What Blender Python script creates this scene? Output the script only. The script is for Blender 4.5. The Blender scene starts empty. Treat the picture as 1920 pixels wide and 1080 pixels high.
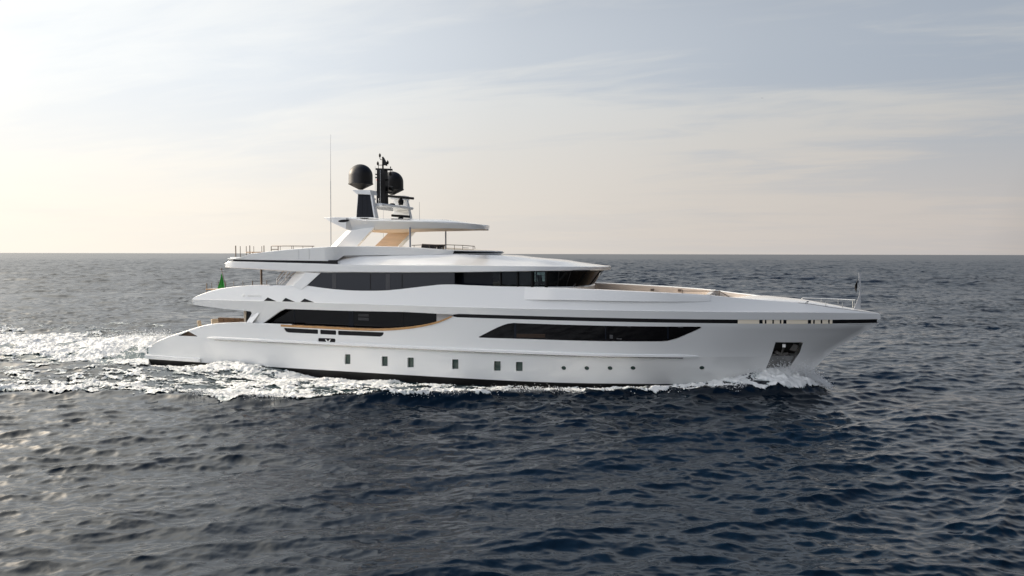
import bpy, math, random
import numpy as np
from mathutils import Matrix, Vector
from mathutils.geometry import delaunay_2d_cdt

scene = bpy.context.scene
COL = scene.collection
R = math.radians

# ------------------------------------------------------------------ camera
# world: yacht lies along X (bow +X, starboard -Y), water level z = 0, metres
F_PX, THETA = 1400.0, R(18.4)
CAM = np.array([13.573, -45.352, 7.6])
_pitch, _roll = -math.atan(64 / F_PX), R(-0.12)
FWD = np.array([-math.sin(THETA) * math.cos(_pitch), math.cos(THETA) * math.cos(_pitch), math.sin(_pitch)])
_right = np.array([math.cos(THETA), math.sin(THETA), 0.0])
_up = np.cross(_right, FWD)
RIGHT = _right * math.cos(_roll) - _up * math.sin(_roll)
UP = _up * math.cos(_roll) + _right * math.sin(_roll)
cam = bpy.data.cameras.new('camera')
cam.sensor_width = 36.0
cam.lens = F_PX / 1920 * 36
cam.clip_start, cam.clip_end = 0.1, 80000
cam_ob = bpy.data.objects.new('camera', cam)
COL.objects.link(cam_ob)
M4 = Matrix.Identity(4)
for i in range(3):
    M4[i][0], M4[i][1], M4[i][2], M4[i][3] = RIGHT[i], UP[i], -FWD[i], CAM[i]
cam_ob.matrix_world = M4
scene.camera = cam_ob

# ------------------------------------------------------------------ node helpers
class NT:
    def __init__(self, tree):
        self.t = tree
    def n(self, typ, inp=None, **kw):
        nd = self.t.nodes.new(typ)
        for k, v in kw.items():
            setattr(nd, k, v)
        for k, v in (inp or {}).items():
            s = nd.inputs[k]
            if isinstance(v, bpy.types.NodeSocket):
                self.t.links.new(v, s)
            else:
                s.default_value = v
        return nd
    def math(self, op, a, b=None, c=None, clamp=False):
        nd = self.n('ShaderNodeMath', operation=op, use_clamp=clamp)
        for i, v in enumerate((a, b, c)):
            if v is None:
                continue
            if isinstance(v, bpy.types.NodeSocket):
                self.t.links.new(v, nd.inputs[i])
            else:
                nd.inputs[i].default_value = v
        return nd.outputs[0]
    def mix(self, f, a, b, blend='MIX'):
        nd = self.n('ShaderNodeMix', data_type='RGBA', blend_type=blend)
        for i, v in ((0, f), (6, a), (7, b)):
            if isinstance(v, bpy.types.NodeSocket):
                self.t.links.new(v, nd.inputs[i])
            else:
                nd.inputs[i].default_value = v
        return nd.outputs[2]
    def ramp(self, f, stops, interp='LINEAR'):
        nd = self.n('ShaderNodeValToRGB', {0: f})
        cr = nd.color_ramp
        cr.interpolation = interp
        while len(cr.elements) < len(stops):
            cr.elements.new(0.5)
        for e, (p, c) in zip(cr.elements, stops):
            e.position = p
            e.color = c if len(c) == 4 else (*c, 1)
        return nd.outputs[0]

# ------------------------------------------------------------------ sky and sun
SUN_EL, SUN_OFF = R(21), R(2)          # low sun almost dead astern, a little to port
SUN = Vector((-math.cos(SUN_OFF) * math.cos(SUN_EL), math.sin(SUN_OFF) * math.cos(SUN_EL), math.sin(SUN_EL)))
world = bpy.data.worlds.new('World')
scene.world = world
world.use_nodes = True
wt = world.node_tree
wt.nodes.clear()
W = NT(wt)
geo = W.n('ShaderNodeTexCoord').outputs['Generated']
nish = W.n('ShaderNodeTexSky', sky_type='NISHITA', sun_disc=False, sun_elevation=SUN_EL,
           sun_rotation=math.atan2(SUN.x, SUN.y), air_density=1.0, dust_density=2.2, ozone_density=1.0, altitude=10)
sep = W.n('ShaderNodeSeparateXYZ', {0: geo})
dz = W.math('MAXIMUM', sep.outputs[2], 0.0)
dot = W.n('ShaderNodeVectorMath', {0: geo, 1: SUN}, operation='DOT_PRODUCT').outputs['Value']
tt = W.math('MULTIPLY_ADD', dot, 0.5, 0.5)
# thin high cloud scatters sunlight forwards: brighter towards the sun
glow = W.ramp(tt, [(0.0, (1.9,) * 3), (0.30, (2.5,) * 3), (0.41, (5.6,) * 3), (0.56, (6.4,) * 3), (0.70, (7.6,) * 3), (0.82, (9.6,) * 3), (0.915, (10.5,) * 3), (0.94, (18,) * 3), (0.968, (40,) * 3), (1.0, (100,) * 3)])
den = W.math('ADD', dz, 0.10)
pl = W.n('ShaderNodeCombineXYZ', {0: W.math('DIVIDE', sep.outputs[0], den), 1: W.math('DIVIDE', sep.outputs[1], den), 2: 0.0}).outputs[0]
def clouds(scale, detail, rough, dist, rot, stretch, off):
    mp = W.n('ShaderNodeMapping', {0: pl, 1: off, 2: (0, 0, rot), 3: (scale * stretch, scale, scale)})
    return W.n('ShaderNodeTexNoise', {'Vector': mp.outputs[0], 'Scale': 1.0, 'Detail': detail, 'Roughness': rough, 'Distortion': dist}).outputs[0]
n1 = clouds(0.42, 5, 0.52, 0.5, R(38), 0.46, (3.1, 1.7, 0))
n2 = clouds(1.5, 6, 0.55, 0.8, R(46), 0.38, (7.3, 4.9, 0))
n3 = clouds(4.5, 7, 0.6, 1.2, R(42), 0.34, (1.3, 9.2, 0))
nn = W.math('ADD', W.math('MULTIPLY', n1, 0.56), W.math('ADD', W.math('MULTIPLY', n2, 0.30), W.math('MULTIPLY', n3, 0.14)))
gap = W.n('ShaderNodeMapRange', {0: nn, 1: 0.43, 2: 0.55, 3: 1.0, 4: 0.0}, interpolation_type='SMOOTHSTEP').outputs[0]
hi = W.n('ShaderNodeMapRange', {0: dz, 1: 0.015, 2: 0.24, 3: 0.0, 4: 1.0}, interpolation_type='SMOOTHSTEP').outputs[0]
away = W.n('ShaderNodeMapRange', {0: tt, 1: 0.40, 2: 0.88, 3: 1.0, 4: 0.0}).outputs[0]
tint = W.mix(hi, (1.055, 0.985, 0.875, 1), (0.98, 1.0, 1.0, 1))
tint = W.mix(W.math('MULTIPLY', away, W.math('SUBTRACT', 1.0, hi)), tint, (1.07, 0.982, 0.925, 1))
tint = W.mix(W.n('ShaderNodeMapRange', {0: tt, 1: 0.925, 2: 0.965}).outputs[0], tint, (1.10, 0.98, 0.82, 1))
cl = W.mix(1.0, glow, tint, 'MULTIPLY')
blue = W.mix(1.0, glow, (0.66, 0.75, 0.88, 1), 'MULTIPLY')
gm = W.math('MULTIPLY', gap, W.math('MULTIPLY', W.math('MULTIPLY_ADD', hi, 0.85, 0.15), W.math('MULTIPLY_ADD', away, 0.75, 0.30)))
skyc = W.mix(W.math('MULTIPLY', gm, 0.95), cl, blue)
up_ = W.math('MULTIPLY', W.n('ShaderNodeMapRange', {0: dz, 1: 0.31, 2: 0.52}).outputs[0], W.n('ShaderNodeMapRange', {0: tt, 1: 0.78, 2: 0.90}).outputs[0])
skyc = W.mix(up_, skyc, W.mix(1.0, skyc, (2.3, 2.15, 1.92, 1), 'MULTIPLY'))
# low cloud bank over the horizon
mpb = W.n('ShaderNodeMapping', {0: geo, 3: (5.0, 5.0, 34.0)})
nb = W.n('ShaderNodeTexNoise', {'Vector': mpb.outputs[0], 'Scale': 1.6, 'Detail': 6, 'Roughness': 0.6}).outputs[0]
bank = W.math('MULTIPLY', W.n('ShaderNodeMapRange', {0: nb, 1: 0.50, 2: 0.68}).outputs[0],
              W.n('ShaderNodeMapRange', {0: W.math('ABSOLUTE', W.math('SUBTRACT', dz, 0.05)), 1: 0.0, 2: 0.05, 3: 0.10, 4: 0.0}).outputs[0])
skyc = W.mix(bank, skyc, W.mix(1.0, glow, (0.72, 0.72, 0.74, 1), 'MULTIPLY'))
zf = W.n('ShaderNodeMapRange', {0: dz, 1: 0.24, 2: 0.62, 3: 0.0, 4: 1.0}, interpolation_type='SMOOTHSTEP').outputs[0]
zf = W.math('MULTIPLY', zf, W.n('ShaderNodeMapRange', {0: tt, 1: 0.72, 2: 0.90, 3: 1.0, 4: 0.0}).outputs[0])
skyc = W.mix(zf, skyc, W.mix(1.0, skyc, (0.12, 0.20, 0.36, 1), 'MULTIPLY'))
# added bright sky patch out of view to starboard, there to brighten the hull
bk = W.n('ShaderNodeVectorMath', {0: geo, 1: Vector((-0.62, -0.80, 0.27)).normalized()}, operation='DOT_PRODUCT').outputs['Value']
bk = W.n('ShaderNodeMapRange', {0: bk, 1: 0.45, 2: 0.95}, interpolation_type='SMOOTHSTEP').outputs[0]
bk = W.math('MULTIPLY', bk, W.n('ShaderNodeMapRange', {0: nn, 1: 0.30, 2: 0.62, 3: 0.75, 4: 1.25}).outputs[0])
skyc = W.mix(bk, skyc, (15.0, 15.6, 16.8, 1))
skyc = W.mix(0.94, nish.outputs[0], skyc)
bg = W.n('ShaderNodeBackground', {0: skyc, 1: 0.10})
wo = W.n('ShaderNodeOutputWorld', {0: bg.outputs[0]})

sun = bpy.data.lights.new('sun', 'SUN')
sun.energy = 3.8
sun.color = (1.0, 0.88, 0.70)
sun.angle = R(2.0)
sun_ob = bpy.data.objects.new('sun', sun)
COL.objects.link(sun_ob)
sun_ob.rotation_euler = (-SUN).to_track_quat('-Z', 'Y').to_euler()

scene.view_settings.view_transform = 'Standard'
scene.view_settings.look = 'None'
scene.view_settings.exposure = 0.0
scene.view_settings.gamma = 1.0
scene.render.engine = 'CYCLES'
scene.cycles.use_denoising = True
scene.cycles.denoiser = 'OPENIMAGEDENOISE'
scene.cycles.denoising_input_passes = 'RGB_ALBEDO_NORMAL'
scene.cycles.denoising_prefilter = 'ACCURATE'
scene.cycles.max_bounces = 8
scene.cycles.glossy_bounces = 4
scene.cycles.caustics_reflective = False
scene.cycles.caustics_refractive = False
scene.cycles.sample_clamp_indirect = 4.0

# ------------------------------------------------------------------ object helpers
def tag(o, label=None, cat=None, group=None, kind=None):
    for k, v in (('label', label), ('category', cat), ('group', group), ('kind', kind)):
        if v is not None:
            o[k] = v
    return o
def empty(name, loc):
    o = bpy.data.objects.new(name, None)
    o.location = loc
    o.empty_display_size = 0.3
    COL.objects.link(o)
    return o
def material(name, col, rough=0.4, metal=0.0, spec=0.5, coat=0.0, var=0.0, vscale=3.0, stretch=(1, 1, 1), bump=0.0, bscale=8.0):
    m = bpy.data.materials.new(name)
    m.use_nodes = True
    t = NT(m.node_tree)
    b = m.node_tree.nodes['Principled BSDF']
    b.inputs['Roughness'].default_value = rough
    b.inputs['Metallic'].default_value = metal
    b.inputs['Specular IOR Level'].default_value = spec
    b.inputs['Coat Weight'].default_value = coat
    b.inputs['Coat Roughness'].default_value = 0.06
    b.inputs['Base Color'].default_value = (*col, 1)
    if var or bump:
        co = t.n('ShaderNodeTexCoord').outputs['Object']
        mp = t.n('ShaderNodeMapping', {0: co, 3: stretch}).outputs[0]
    if var:
        nz = t.n('ShaderNodeTexNoise', {'Vector': mp, 'Scale': vscale, 'Detail': 5, 'Roughness': 0.6}).outputs[0]
        c = t.ramp(nz, [(0.3, tuple(max(0, x * (1 - var)) for x in col)), (0.7, tuple(min(1, x * (1 + var)) for x in col))])
        m.node_tree.links.new(c, b.inputs['Base Color'])
        rr = t.n('ShaderNodeMapRange', {0: nz, 1: 0.3, 2: 0.7, 3: rough * 0.8, 4: min(1, rough * 1.25)}).outputs[0]
        m.node_tree.links.new(rr, b.inputs['Roughness'])
    if bump:
        nz2 = t.n('ShaderNodeTexNoise', {'Vector': mp, 'Scale': bscale, 'Detail': 3}).outputs[0]
        bp = t.n('ShaderNodeBump', {'Height': nz2, 'Strength': 0.4, 'Distance': bump}).outputs[0]
        m.node_tree.links.new(bp, b.inputs['Normal'])
    return m

# ------------------------------------------------------------------ hull form (half-breadth as a function of length and height)
def crv(pts):
    x = np.array([p[0] for p in pts], float)
    y = np.array([p[1] for p in pts], float)
    h = np.diff(x)
    d = np.diff(y) / h
    m = np.zeros_like(y)
    for i in range(1, len(x) - 1):
        if d[i - 1] * d[i] > 0:
            w1, w2 = 2 * h[i] + h[i - 1], h[i] + 2 * h[i - 1]
            m[i] = (w1 + w2) / (w1 / d[i - 1] + w2 / d[i])
    m[0], m[-1] = d[0], d[-1]
    def f(q):
        q = np.asarray(q, float)
        i = np.clip(np.searchsorted(x, q) - 1, 0, len(h) - 1)
        t = (np.clip(q, x[0], x[-1]) - x[i]) / h[i]
        a = y[i] * (1 + 2 * t) * (1 - t) ** 2 + m[i] * h[i] * t * (1 - t) ** 2
        b = y[i + 1] * t * t * (3 - 2 * t) + m[i + 1] * h[i] * t * t * (t - 1)
        return a + b
    return f
stem = crv([(-1.3, 14.6), (0.0, 15.4), (0.53, 15.95), (1.59, 16.97), (1.9, 17.2), (2.44, 17.82), (3.29, 19.05), (3.95, 19.92), (5.2, 19.98)])
_lev = [-1.3, 0.2, 1.9, 3.95]
_bl = [crv([(-27, 3.3), (-20, 3.6), (-4, 3.7), (0, 3.5), (4, 2.9), (8, 1.9), (12, 0.7), (14.6, 0.0)]),
       crv([(-27, 4.1), (-20, 4.3), (-10, 4.4), (-4, 4.39), (0, 4.28), (2.7, 3.97), (7.15, 2.85), (10, 1.93), (12.4, 1.0), (14.3, 0.35), (15.6, 0.0)]),
       crv([(-27, 4.15), (-20, 4.38), (-12, 4.5), (-4, 4.52), (0, 4.46), (4.4, 4.2), (9.8, 3.05), (13, 1.95), (15.5, 0.9), (17.2, 0.0)]),
       crv([(-27, 4.15), (-22.9, 4.25), (-18, 4.42), (-12, 4.53), (-4, 4.55), (0, 4.55), (3.8, 4.46), (7.3, 4.1), (11.8, 3.2), (15.65, 2.0), (18.2, 0.92), (19.92, 0.0)])]
_le = [14.6, 15.6, 17.2, 19.92]
def breadth(u, z, lo=None, hi=None):
    """half-breadth; lo/hi pin the pair of levels so that each side of a knuckle extrapolates straight"""
    u = np.asarray(u, float)
    z = np.asarray(z, float) + 0 * u
    k = np.clip(np.searchsorted(_lev, z) - 1, 0, 2) if lo is None else np.full(u.shape, lo)
    st = stem(np.clip(z, -1.3, 3.95))
    out = np.zeros_like(u)
    for i in range(3):
        m = k == i
        if not np.any(m):
            continue
        t = (z[m] - _lev[i]) / (_lev[i + 1] - _lev[i])
        s = np.where(u[m] > -4, (u[m] + 4) / (st[m] + 4), 0)
        a = np.where(u[m] > -4, _bl[i](-4 + s * (_le[i] + 4)), _bl[i](u[m]))
        b = np.where(u[m] > -4, _bl[i + 1](-4 + s * (_le[i + 1] + 4)), _bl[i + 1](u[m]))
        out[m] = a * (1 - t) + b * t
    return np.maximum(out, 0)
# ------------------------------------------------------------------ sea surface
WDIR = math.atan2(FWD[1], FWD[0]) + R(14)
rng = np.random.default_rng(7)
def band(l0, l1, mss, seed, spread):
    N = 256
    L = l1 * 26.0
    g = np.random.default_rng(seed)
    k = 2 * np.pi * np.fft.fftfreq(N, L / N)
    kx, ky = np.meshgrid(k, k, indexing='ij')
    kk = np.hypot(kx, ky)
    kk[0, 0] = 1e9
    lam = 2 * np.pi / kk
    win = ((lam >= l0) & (lam < l1)).astype(float)
    th = np.arctan2(ky, kx) - WDIR
    D = spread + np.cos(th) ** 6
    A = np.sqrt(win * D) * kk ** -2.0 * (g.normal(size=(N, N)) + 1j * g.normal(size=(N, N)))
    h = np.fft.ifft2(A).real
    sx, sy = np.fft.ifft2(1j * kx * A).real, np.fft.ifft2(1j * ky * A).real
    sc = math.sqrt(mss / np.mean(sx ** 2 + sy ** 2))
    dx, dy = np.fft.ifft2(1j * kx / kk * A).real, np.fft.ifft2(1j * ky / kk * A).real
    return dict(L=L, N=N, l=l0, mss=mss, f=np.stack([h, dx, dy], -1).astype(np.float32) * sc, a=g.uniform(-0.35, 0.35), o=g.uniform(0, 500, 2))
BANDS = [band(0.07, 0.14, .0008, 10, .6), band(0.14, 0.28, .0028, 1, .35), band(0.28, 0.56, .0125, 2, .14), band(0.56, 1.12, .0185, 3, .08), band(1.12, 2.2, .0120, 4, .06),
         band(2.2, 4.4, .0042, 5, .06), band(4.4, 8.8, .0015, 6, .05), band(8.8, 17.6, .0008, 8, .04), band(17.6, 36, .0005, 9, .03)]
CHOP = 1.0
def waves(x, y, sp, near=None):
    """height, horizontal shift and the slope variance too fine for the mesh spacing sp"""
    out = np.zeros((x.size, 3), np.float32)
    res = np.full(x.size, .0008, np.float32)
    gust = 1 + .26 * np.sin(.115 * x + .05 * y + 2.2 * np.sin(.041 * y + .6)) + .22 * np.sin(.047 * x - .16 * y + 1.7 * np.sin(.063 * x))
    far = 1 + 1.1 * np.clip((np.hypot(x - CAM[0], y - CAM[1]) - 70) / 170, 0, 1)
    for b in BANDS:
        w = np.clip((b['l'] / sp - 0.7) / 1.3, 0, 1)
        w = w * w * (3 - 2 * w)
        res += b['mss'] * (1 - w * w)
        m = w > 0
        if not m.any():
            continue
        ca, sa = math.cos(b['a']), math.sin(b['a'])
        s = b['N'] / b['L']
        p = ((x[m] * ca - y[m] * sa) * s + b['o'][0])
        q = ((x[m] * sa + y[m] * ca) * s + b['o'][1])
        i, j = np.floor(p).astype(np.int64), np.floor(q).astype(np.int64)
        fx, fy = (p - i).astype(np.float32)[:, None], (q - j).astype(np.float32)[:, None]
        i %= b['N']; j %= b['N']
        i1, j1 = (i + 1) % b['N'], (j + 1) % b['N']
        f = b['f']
        v = (f[i, j] * (1 - fx) + f[i1, j] * fx) * (1 - fy) + (f[i, j1] * (1 - fx) + f[i1, j1] * fx) * fy
        wx = v[:, 1] * ca + v[:, 2] * sa
        wy = -v[:, 1] * sa + v[:, 2] * ca
        ww = (w[m] * (gust[m] if b['l'] < 2 else far[m])).astype(np.float32)
        out[m, 0] += v[:, 0] * ww
        out[m, 1] += wx * ww * CHOP
        out[m, 2] += wy * ww * CHOP
    return out, res
# waves the yacht makes: rise and fall along the hull, bow wave crest, stern wake
_side = crv([(-60, 0), (-34, 0.0), (-29, -.30), (-25, -.32), (-22.6, -.14), (-19.4, .34), (-16.5, .26), (-13, -.18), (-8, -.30), (-3, -.26), (1, -.18), (4, -.22), (8, -.14), (10, .0), (12, .36), (13.6, .80), (15.0, .98), (16.2, .52), (17.5, .08), (19, 0)])
_vo = crv([(-80, 27), (-40, 19.5), (-24, 15.6), (-16, 13.9), (-12, 13.9), (-6.6, 12.7), (-0.5, 9.5), (2.2, 7.6), (5, 6.9), (8, 5.2), (10.5, 4.2), (12.5, 3.5), (14.5, 2.6), (16, 1.5), (17.5, 0.4), (20, 0)])
_vh = crv([(-80, .02), (-40, .06), (-22, .15), (-12, .26), (-6, .34), (0, .38), (4, .30), (9, .22), (13, .30), (16, .2), (18, 0), (20, 0)])
def hull_gap(u, v):
    return v - np.where(u > -27, breadth(np.clip(u, -27, 15.5), 0.1), 4.1 + 0.0 * u)
def sm(a, b, x):
    t = np.clip((x - a) / (b - a), 0, 1)
    return t * t * (3 - 2 * t)
def wake_height(u, v):
    av = np.abs(v)
    d = np.maximum(hull_gap(u, av), 0)
    z = np.where(u > -60, _side(u), 0) * np.exp(-(d / 2.0) ** 2) * sm(19.5, 17, u)
    c = (av - _vo(u)) / np.where(av > _vo(u), 0.55, 1.1)
    rag = 1 + .35 * np.sin(u * .83 + 1.3 * np.sin(u * .31)) * sm(-8, -20, u)
    z += np.where(u < 19, _vh(u), 0) * rag * np.exp(-c * c)
    z -= 0.10 * np.exp(-((av - _vo(u) - 2.2) / 1.4) ** 2) * sm(10, -2, u) * sm(-60, -20, u)
    a = -27 - u
    rt = sm(0.2, 3.5, a) * np.exp(-np.maximum(a - 3.5, 0) / 9.0)
    z += 1.25 * rt * np.exp(-((v + 0.8) / 3.3) ** 2)
    z -= 0.30 * sm(0, 2, a) * sm(26, 8, a) * np.exp(-((av - 6.2) / 1.2) ** 2)
    z += 0.34 * sm(-16, -28, u) * sm(-60, -40, u) * np.exp(-((av - 8.6 - .07 * np.maximum(a, 0)) / 1.5) ** 2)
    return z
def fbm_grid(nu, nv, du, dv, seed, l0, l1, su=1.0, p=1.0):
    """tileless gaussian noise on a regular grid, wavelengths l0..l1 (m), stretched su times along u"""
    g = np.random.default_rng(seed)
    ku = np.fft.fftfreq(nu, du)[:, None] * su
    kv = np.fft.rfftfreq(nv, dv)[None]
    kk = np.hypot(ku, kv)
    amp = np.where((kk > 1 / l1) & (kk < 1 / l0), np.maximum(kk, 1e-6) ** -p, 0) / np.maximum(np.sqrt(kk), 1e-3)
    s = np.fft.irfft2(np.fft.rfft2(g.normal(size=(nu, nv))) * amp, s=(nu, nv))
    return s / s.std()

def build_sea():
    dphi = 1 / 760.0
    half = R(46)
    core = np.arange(-half, half, dphi)
    rest = np.arange(half, 2 * np.pi - half + 1e-6, R(2.0))
    az0 = math.atan2(FWD[1], FWD[0])
    phi = az0 - np.concatenate([core, rest])
    r, rr = [3.0], 3.0
    while rr < 60000:
        px = rr * rr / (7.6 * 747) * 0.55
        st = min(px, 0.0037 * rr) if rr < 900 else 0.0037 * rr + (rr - 900) * 0.02
        rr += max(st, 0.05) if rr > 14 else 0.5
        r.append(rr)
    r = np.array(r)
    nr, nph = len(r), len(phi)
    rg, pg = np.meshgrid(r, phi, indexing='ij')
    x = (CAM[0] + rg * np.cos(pg)).ravel()
    y = (CAM[1] + rg * np.sin(pg)).ravel()
    dr = np.gradient(r)
    dph = np.where(np.arange(nph) < len(core), dphi, R(2.0))
    sp = np.sqrt(np.maximum(dr[:, None], r[:, None] * dph[None]) * (r[:, None] * dph[None]) * 0.8).ravel()
    o, res = waves(x, y, sp)
    z = o[:, 0].astype(float)
    m = (x > -90) & (x < 22) & (np.abs(y) < 32)
    z[m] += wake_height(x[m], -y[m])
    co = np.empty((x.size, 3), np.float32)
    co[:, 0], co[:, 1], co[:, 2] = x + o[:, 1], y + o[:, 2], z
    idx = np.arange(nr * nph).reshape(nr, nph)
    a, b = idx[:-1], idx[1:]
    a1, b1 = np.roll(a, -1, 1), np.roll(b, -1, 1)
    fc = np.stack([a, b, b1, a1], -1).reshape(-1, 4)
    me = fast_mesh('sea', co, fc)
    at = me.attributes.new('fine', 'FLOAT', 'POINT')
    at.data.foreach_set('value', np.sqrt(np.sqrt(res * 0.15)).astype(np.float32))
    ae = np.zeros(x.size, np.float32)
    u, v = x[m], -y[m]
    a = -27 - u
    ae[m] = np.clip(sm(-1, 1, a) * np.exp(-np.maximum(a, 0) / 30) * sm(9, 4, np.abs(v)) + 0.5 * sm(-20, 0, -np.abs(u + 10)) * sm(0, 1, _vo(u) - np.abs(v)) * sm(14, 8, u) * (u < 16), 0, 1)
    at = me.attributes.new('aerated', 'FLOAT', 'POINT')
    at.data.foreach_set('value', ae)
    ob = bpy.data.objects.new('sea', me)
    COL.objects.link(ob)
    tag(ob, 'dark blue rippled open sea', 'sea', kind='structure')
    m = bpy.data.materials.new('sea_water')
    m.use_nodes = True
    t = NT(m.node_tree)
    b = m.node_tree.nodes['Principled BSDF']
    lk = m.node_tree.links.new
    aer = t.n('ShaderNodeAttribute', attribute_name='aerated').outputs['Fac']
    lk(t.mix(aer, (0.0007, 0.0055, 0.0128, 1), (0.045, 0.085, 0.09, 1)), b.inputs['Base Color'])
    lk(t.n('ShaderNodeAttribute', attribute_name='fine').outputs['Fac'], b.inputs['Roughness'])
    b.inputs['IOR'].default_value = 1.333
    b.inputs['Specular IOR Level'].default_value = 0.5
    gp = t.n('ShaderNodeNewGeometry').outputs['Position']
    n = t.n('ShaderNodeTexNoise', {'Vector': t.n('ShaderNodeMapping', {0: gp, 2: (0, 0, -WDIR), 3: (11, 6, 8)}).outputs[0], 'Scale': 1.0, 'Detail': 3, 'Roughness': 0.6}).outputs[0]
    lk(t.n('ShaderNodeBump', {'Height': n, 'Strength': 0.4, 'Distance': 0.004}).outputs[0], b.inputs['Normal'])
    me.materials.append(m)
    return ob

def fast_mesh(name, co, fc, smooth=True):
    me = bpy.data.meshes.new(name)
    co = np.ascontiguousarray(co, np.float32)
    fc = np.ascontiguousarray(fc, np.int32)
    k = fc.shape[1]
    me.vertices.add(len(co))
    me.vertices.foreach_set('co', co.ravel())
    me.loops.add(fc.size)
    me.loops.foreach_set('vertex_index', fc.ravel())
    me.polygons.add(len(fc))
    me.polygons.foreach_set('loop_start', np.arange(0, fc.size, k, dtype=np.int32))
    me.polygons.foreach_set('use_smooth', np.full(len(fc), smooth))
    me.update(calc_edges=True)
    return me
build_sea()
# ------------------------------------------------------------------ mesh builder
def pix(x, y, v=0.0):
    """measured photograph point -> (length, height) on the vertical plane v metres to starboard of the centreline"""
    d = FWD + RIGHT * (x - 960) / F_PX - UP * (y - 540) / F_PX
    t = (-v - CAM[1]) / d[1]
    p = CAM + t * d
    return p[0], p[2]
def trace(pts, vf):
    out = []
    for x, y in pts:
        v = 4.4
        for _ in range(12):
            u, z = pix(x, y, v)
            v = 0.5 * v + 0.5 * float(vf(u, z))
        out.append((u, z))
    return out
def dense(poly, step, closed=True):
    out = []
    n = len(poly)
    for i in range(n if closed else n - 1):
        a, b = np.array(poly[i]), np.array(poly[(i + 1) % n])
        k = max(1, int(np.ceil(np.linalg.norm(b - a) / step)))
        for j in range(k):
            out.append(tuple(a + (b - a) * j / k))
    if not closed:
        out.append(tuple(poly[-1]))
    return out
def rounded(poly, r, n=4):
    out = []
    m = len(poly)
    for i in range(m):
        p, a, b = np.array(poly[i]), np.array(poly[i - 1]), np.array(poly[(i + 1) % m])
        da, db = a - p, b - p
        la, lb = np.linalg.norm(da), np.linalg.norm(db)
        q = min(r, la * 0.45, lb * 0.45)
        p0, p1 = p + da / la * q, p + db / lb * q
        for k in range(n + 1):
            t = k / n
            out.append(tuple(p0 * (1 - t) ** 2 + p * 2 * t * (1 - t) + p1 * t * t))
    return out
def smooth_line(pts, n=6):
    """Catmull-Rom through the points"""
    P = [np.array(p, float) for p in pts]
    P = [2 * P[0] - P[1]] + P + [2 * P[-1] - P[-2]]
    out = []
    for i in range(1, len(P) - 2):
        for k in range(n):
            t = k / n
            a, b, c, d = P[i - 1:i + 3]
            out.append(tuple(0.5 * (2 * b + (c - a) * t + (2 * a - 5 * b + 4 * c - d) * t * t + (3 * b - a - 3 * c + d) * t ** 3)))
    out.append(tuple(P[-2]))
    return out
def inside(poly, p):
    x, y = p[:, 0], p[:, 1]
    c = np.zeros(len(p), bool)
    q = np.array(poly)
    for (x0, y0), (x1, y1) in zip(q, np.roll(q, -1, 0)):
        if y0 != y1:
            c ^= ((y0 > y) != (y1 > y)) & (x < (x1 - x0) * (y - y0) / (y1 - y0) + x0)
    return c
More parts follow.
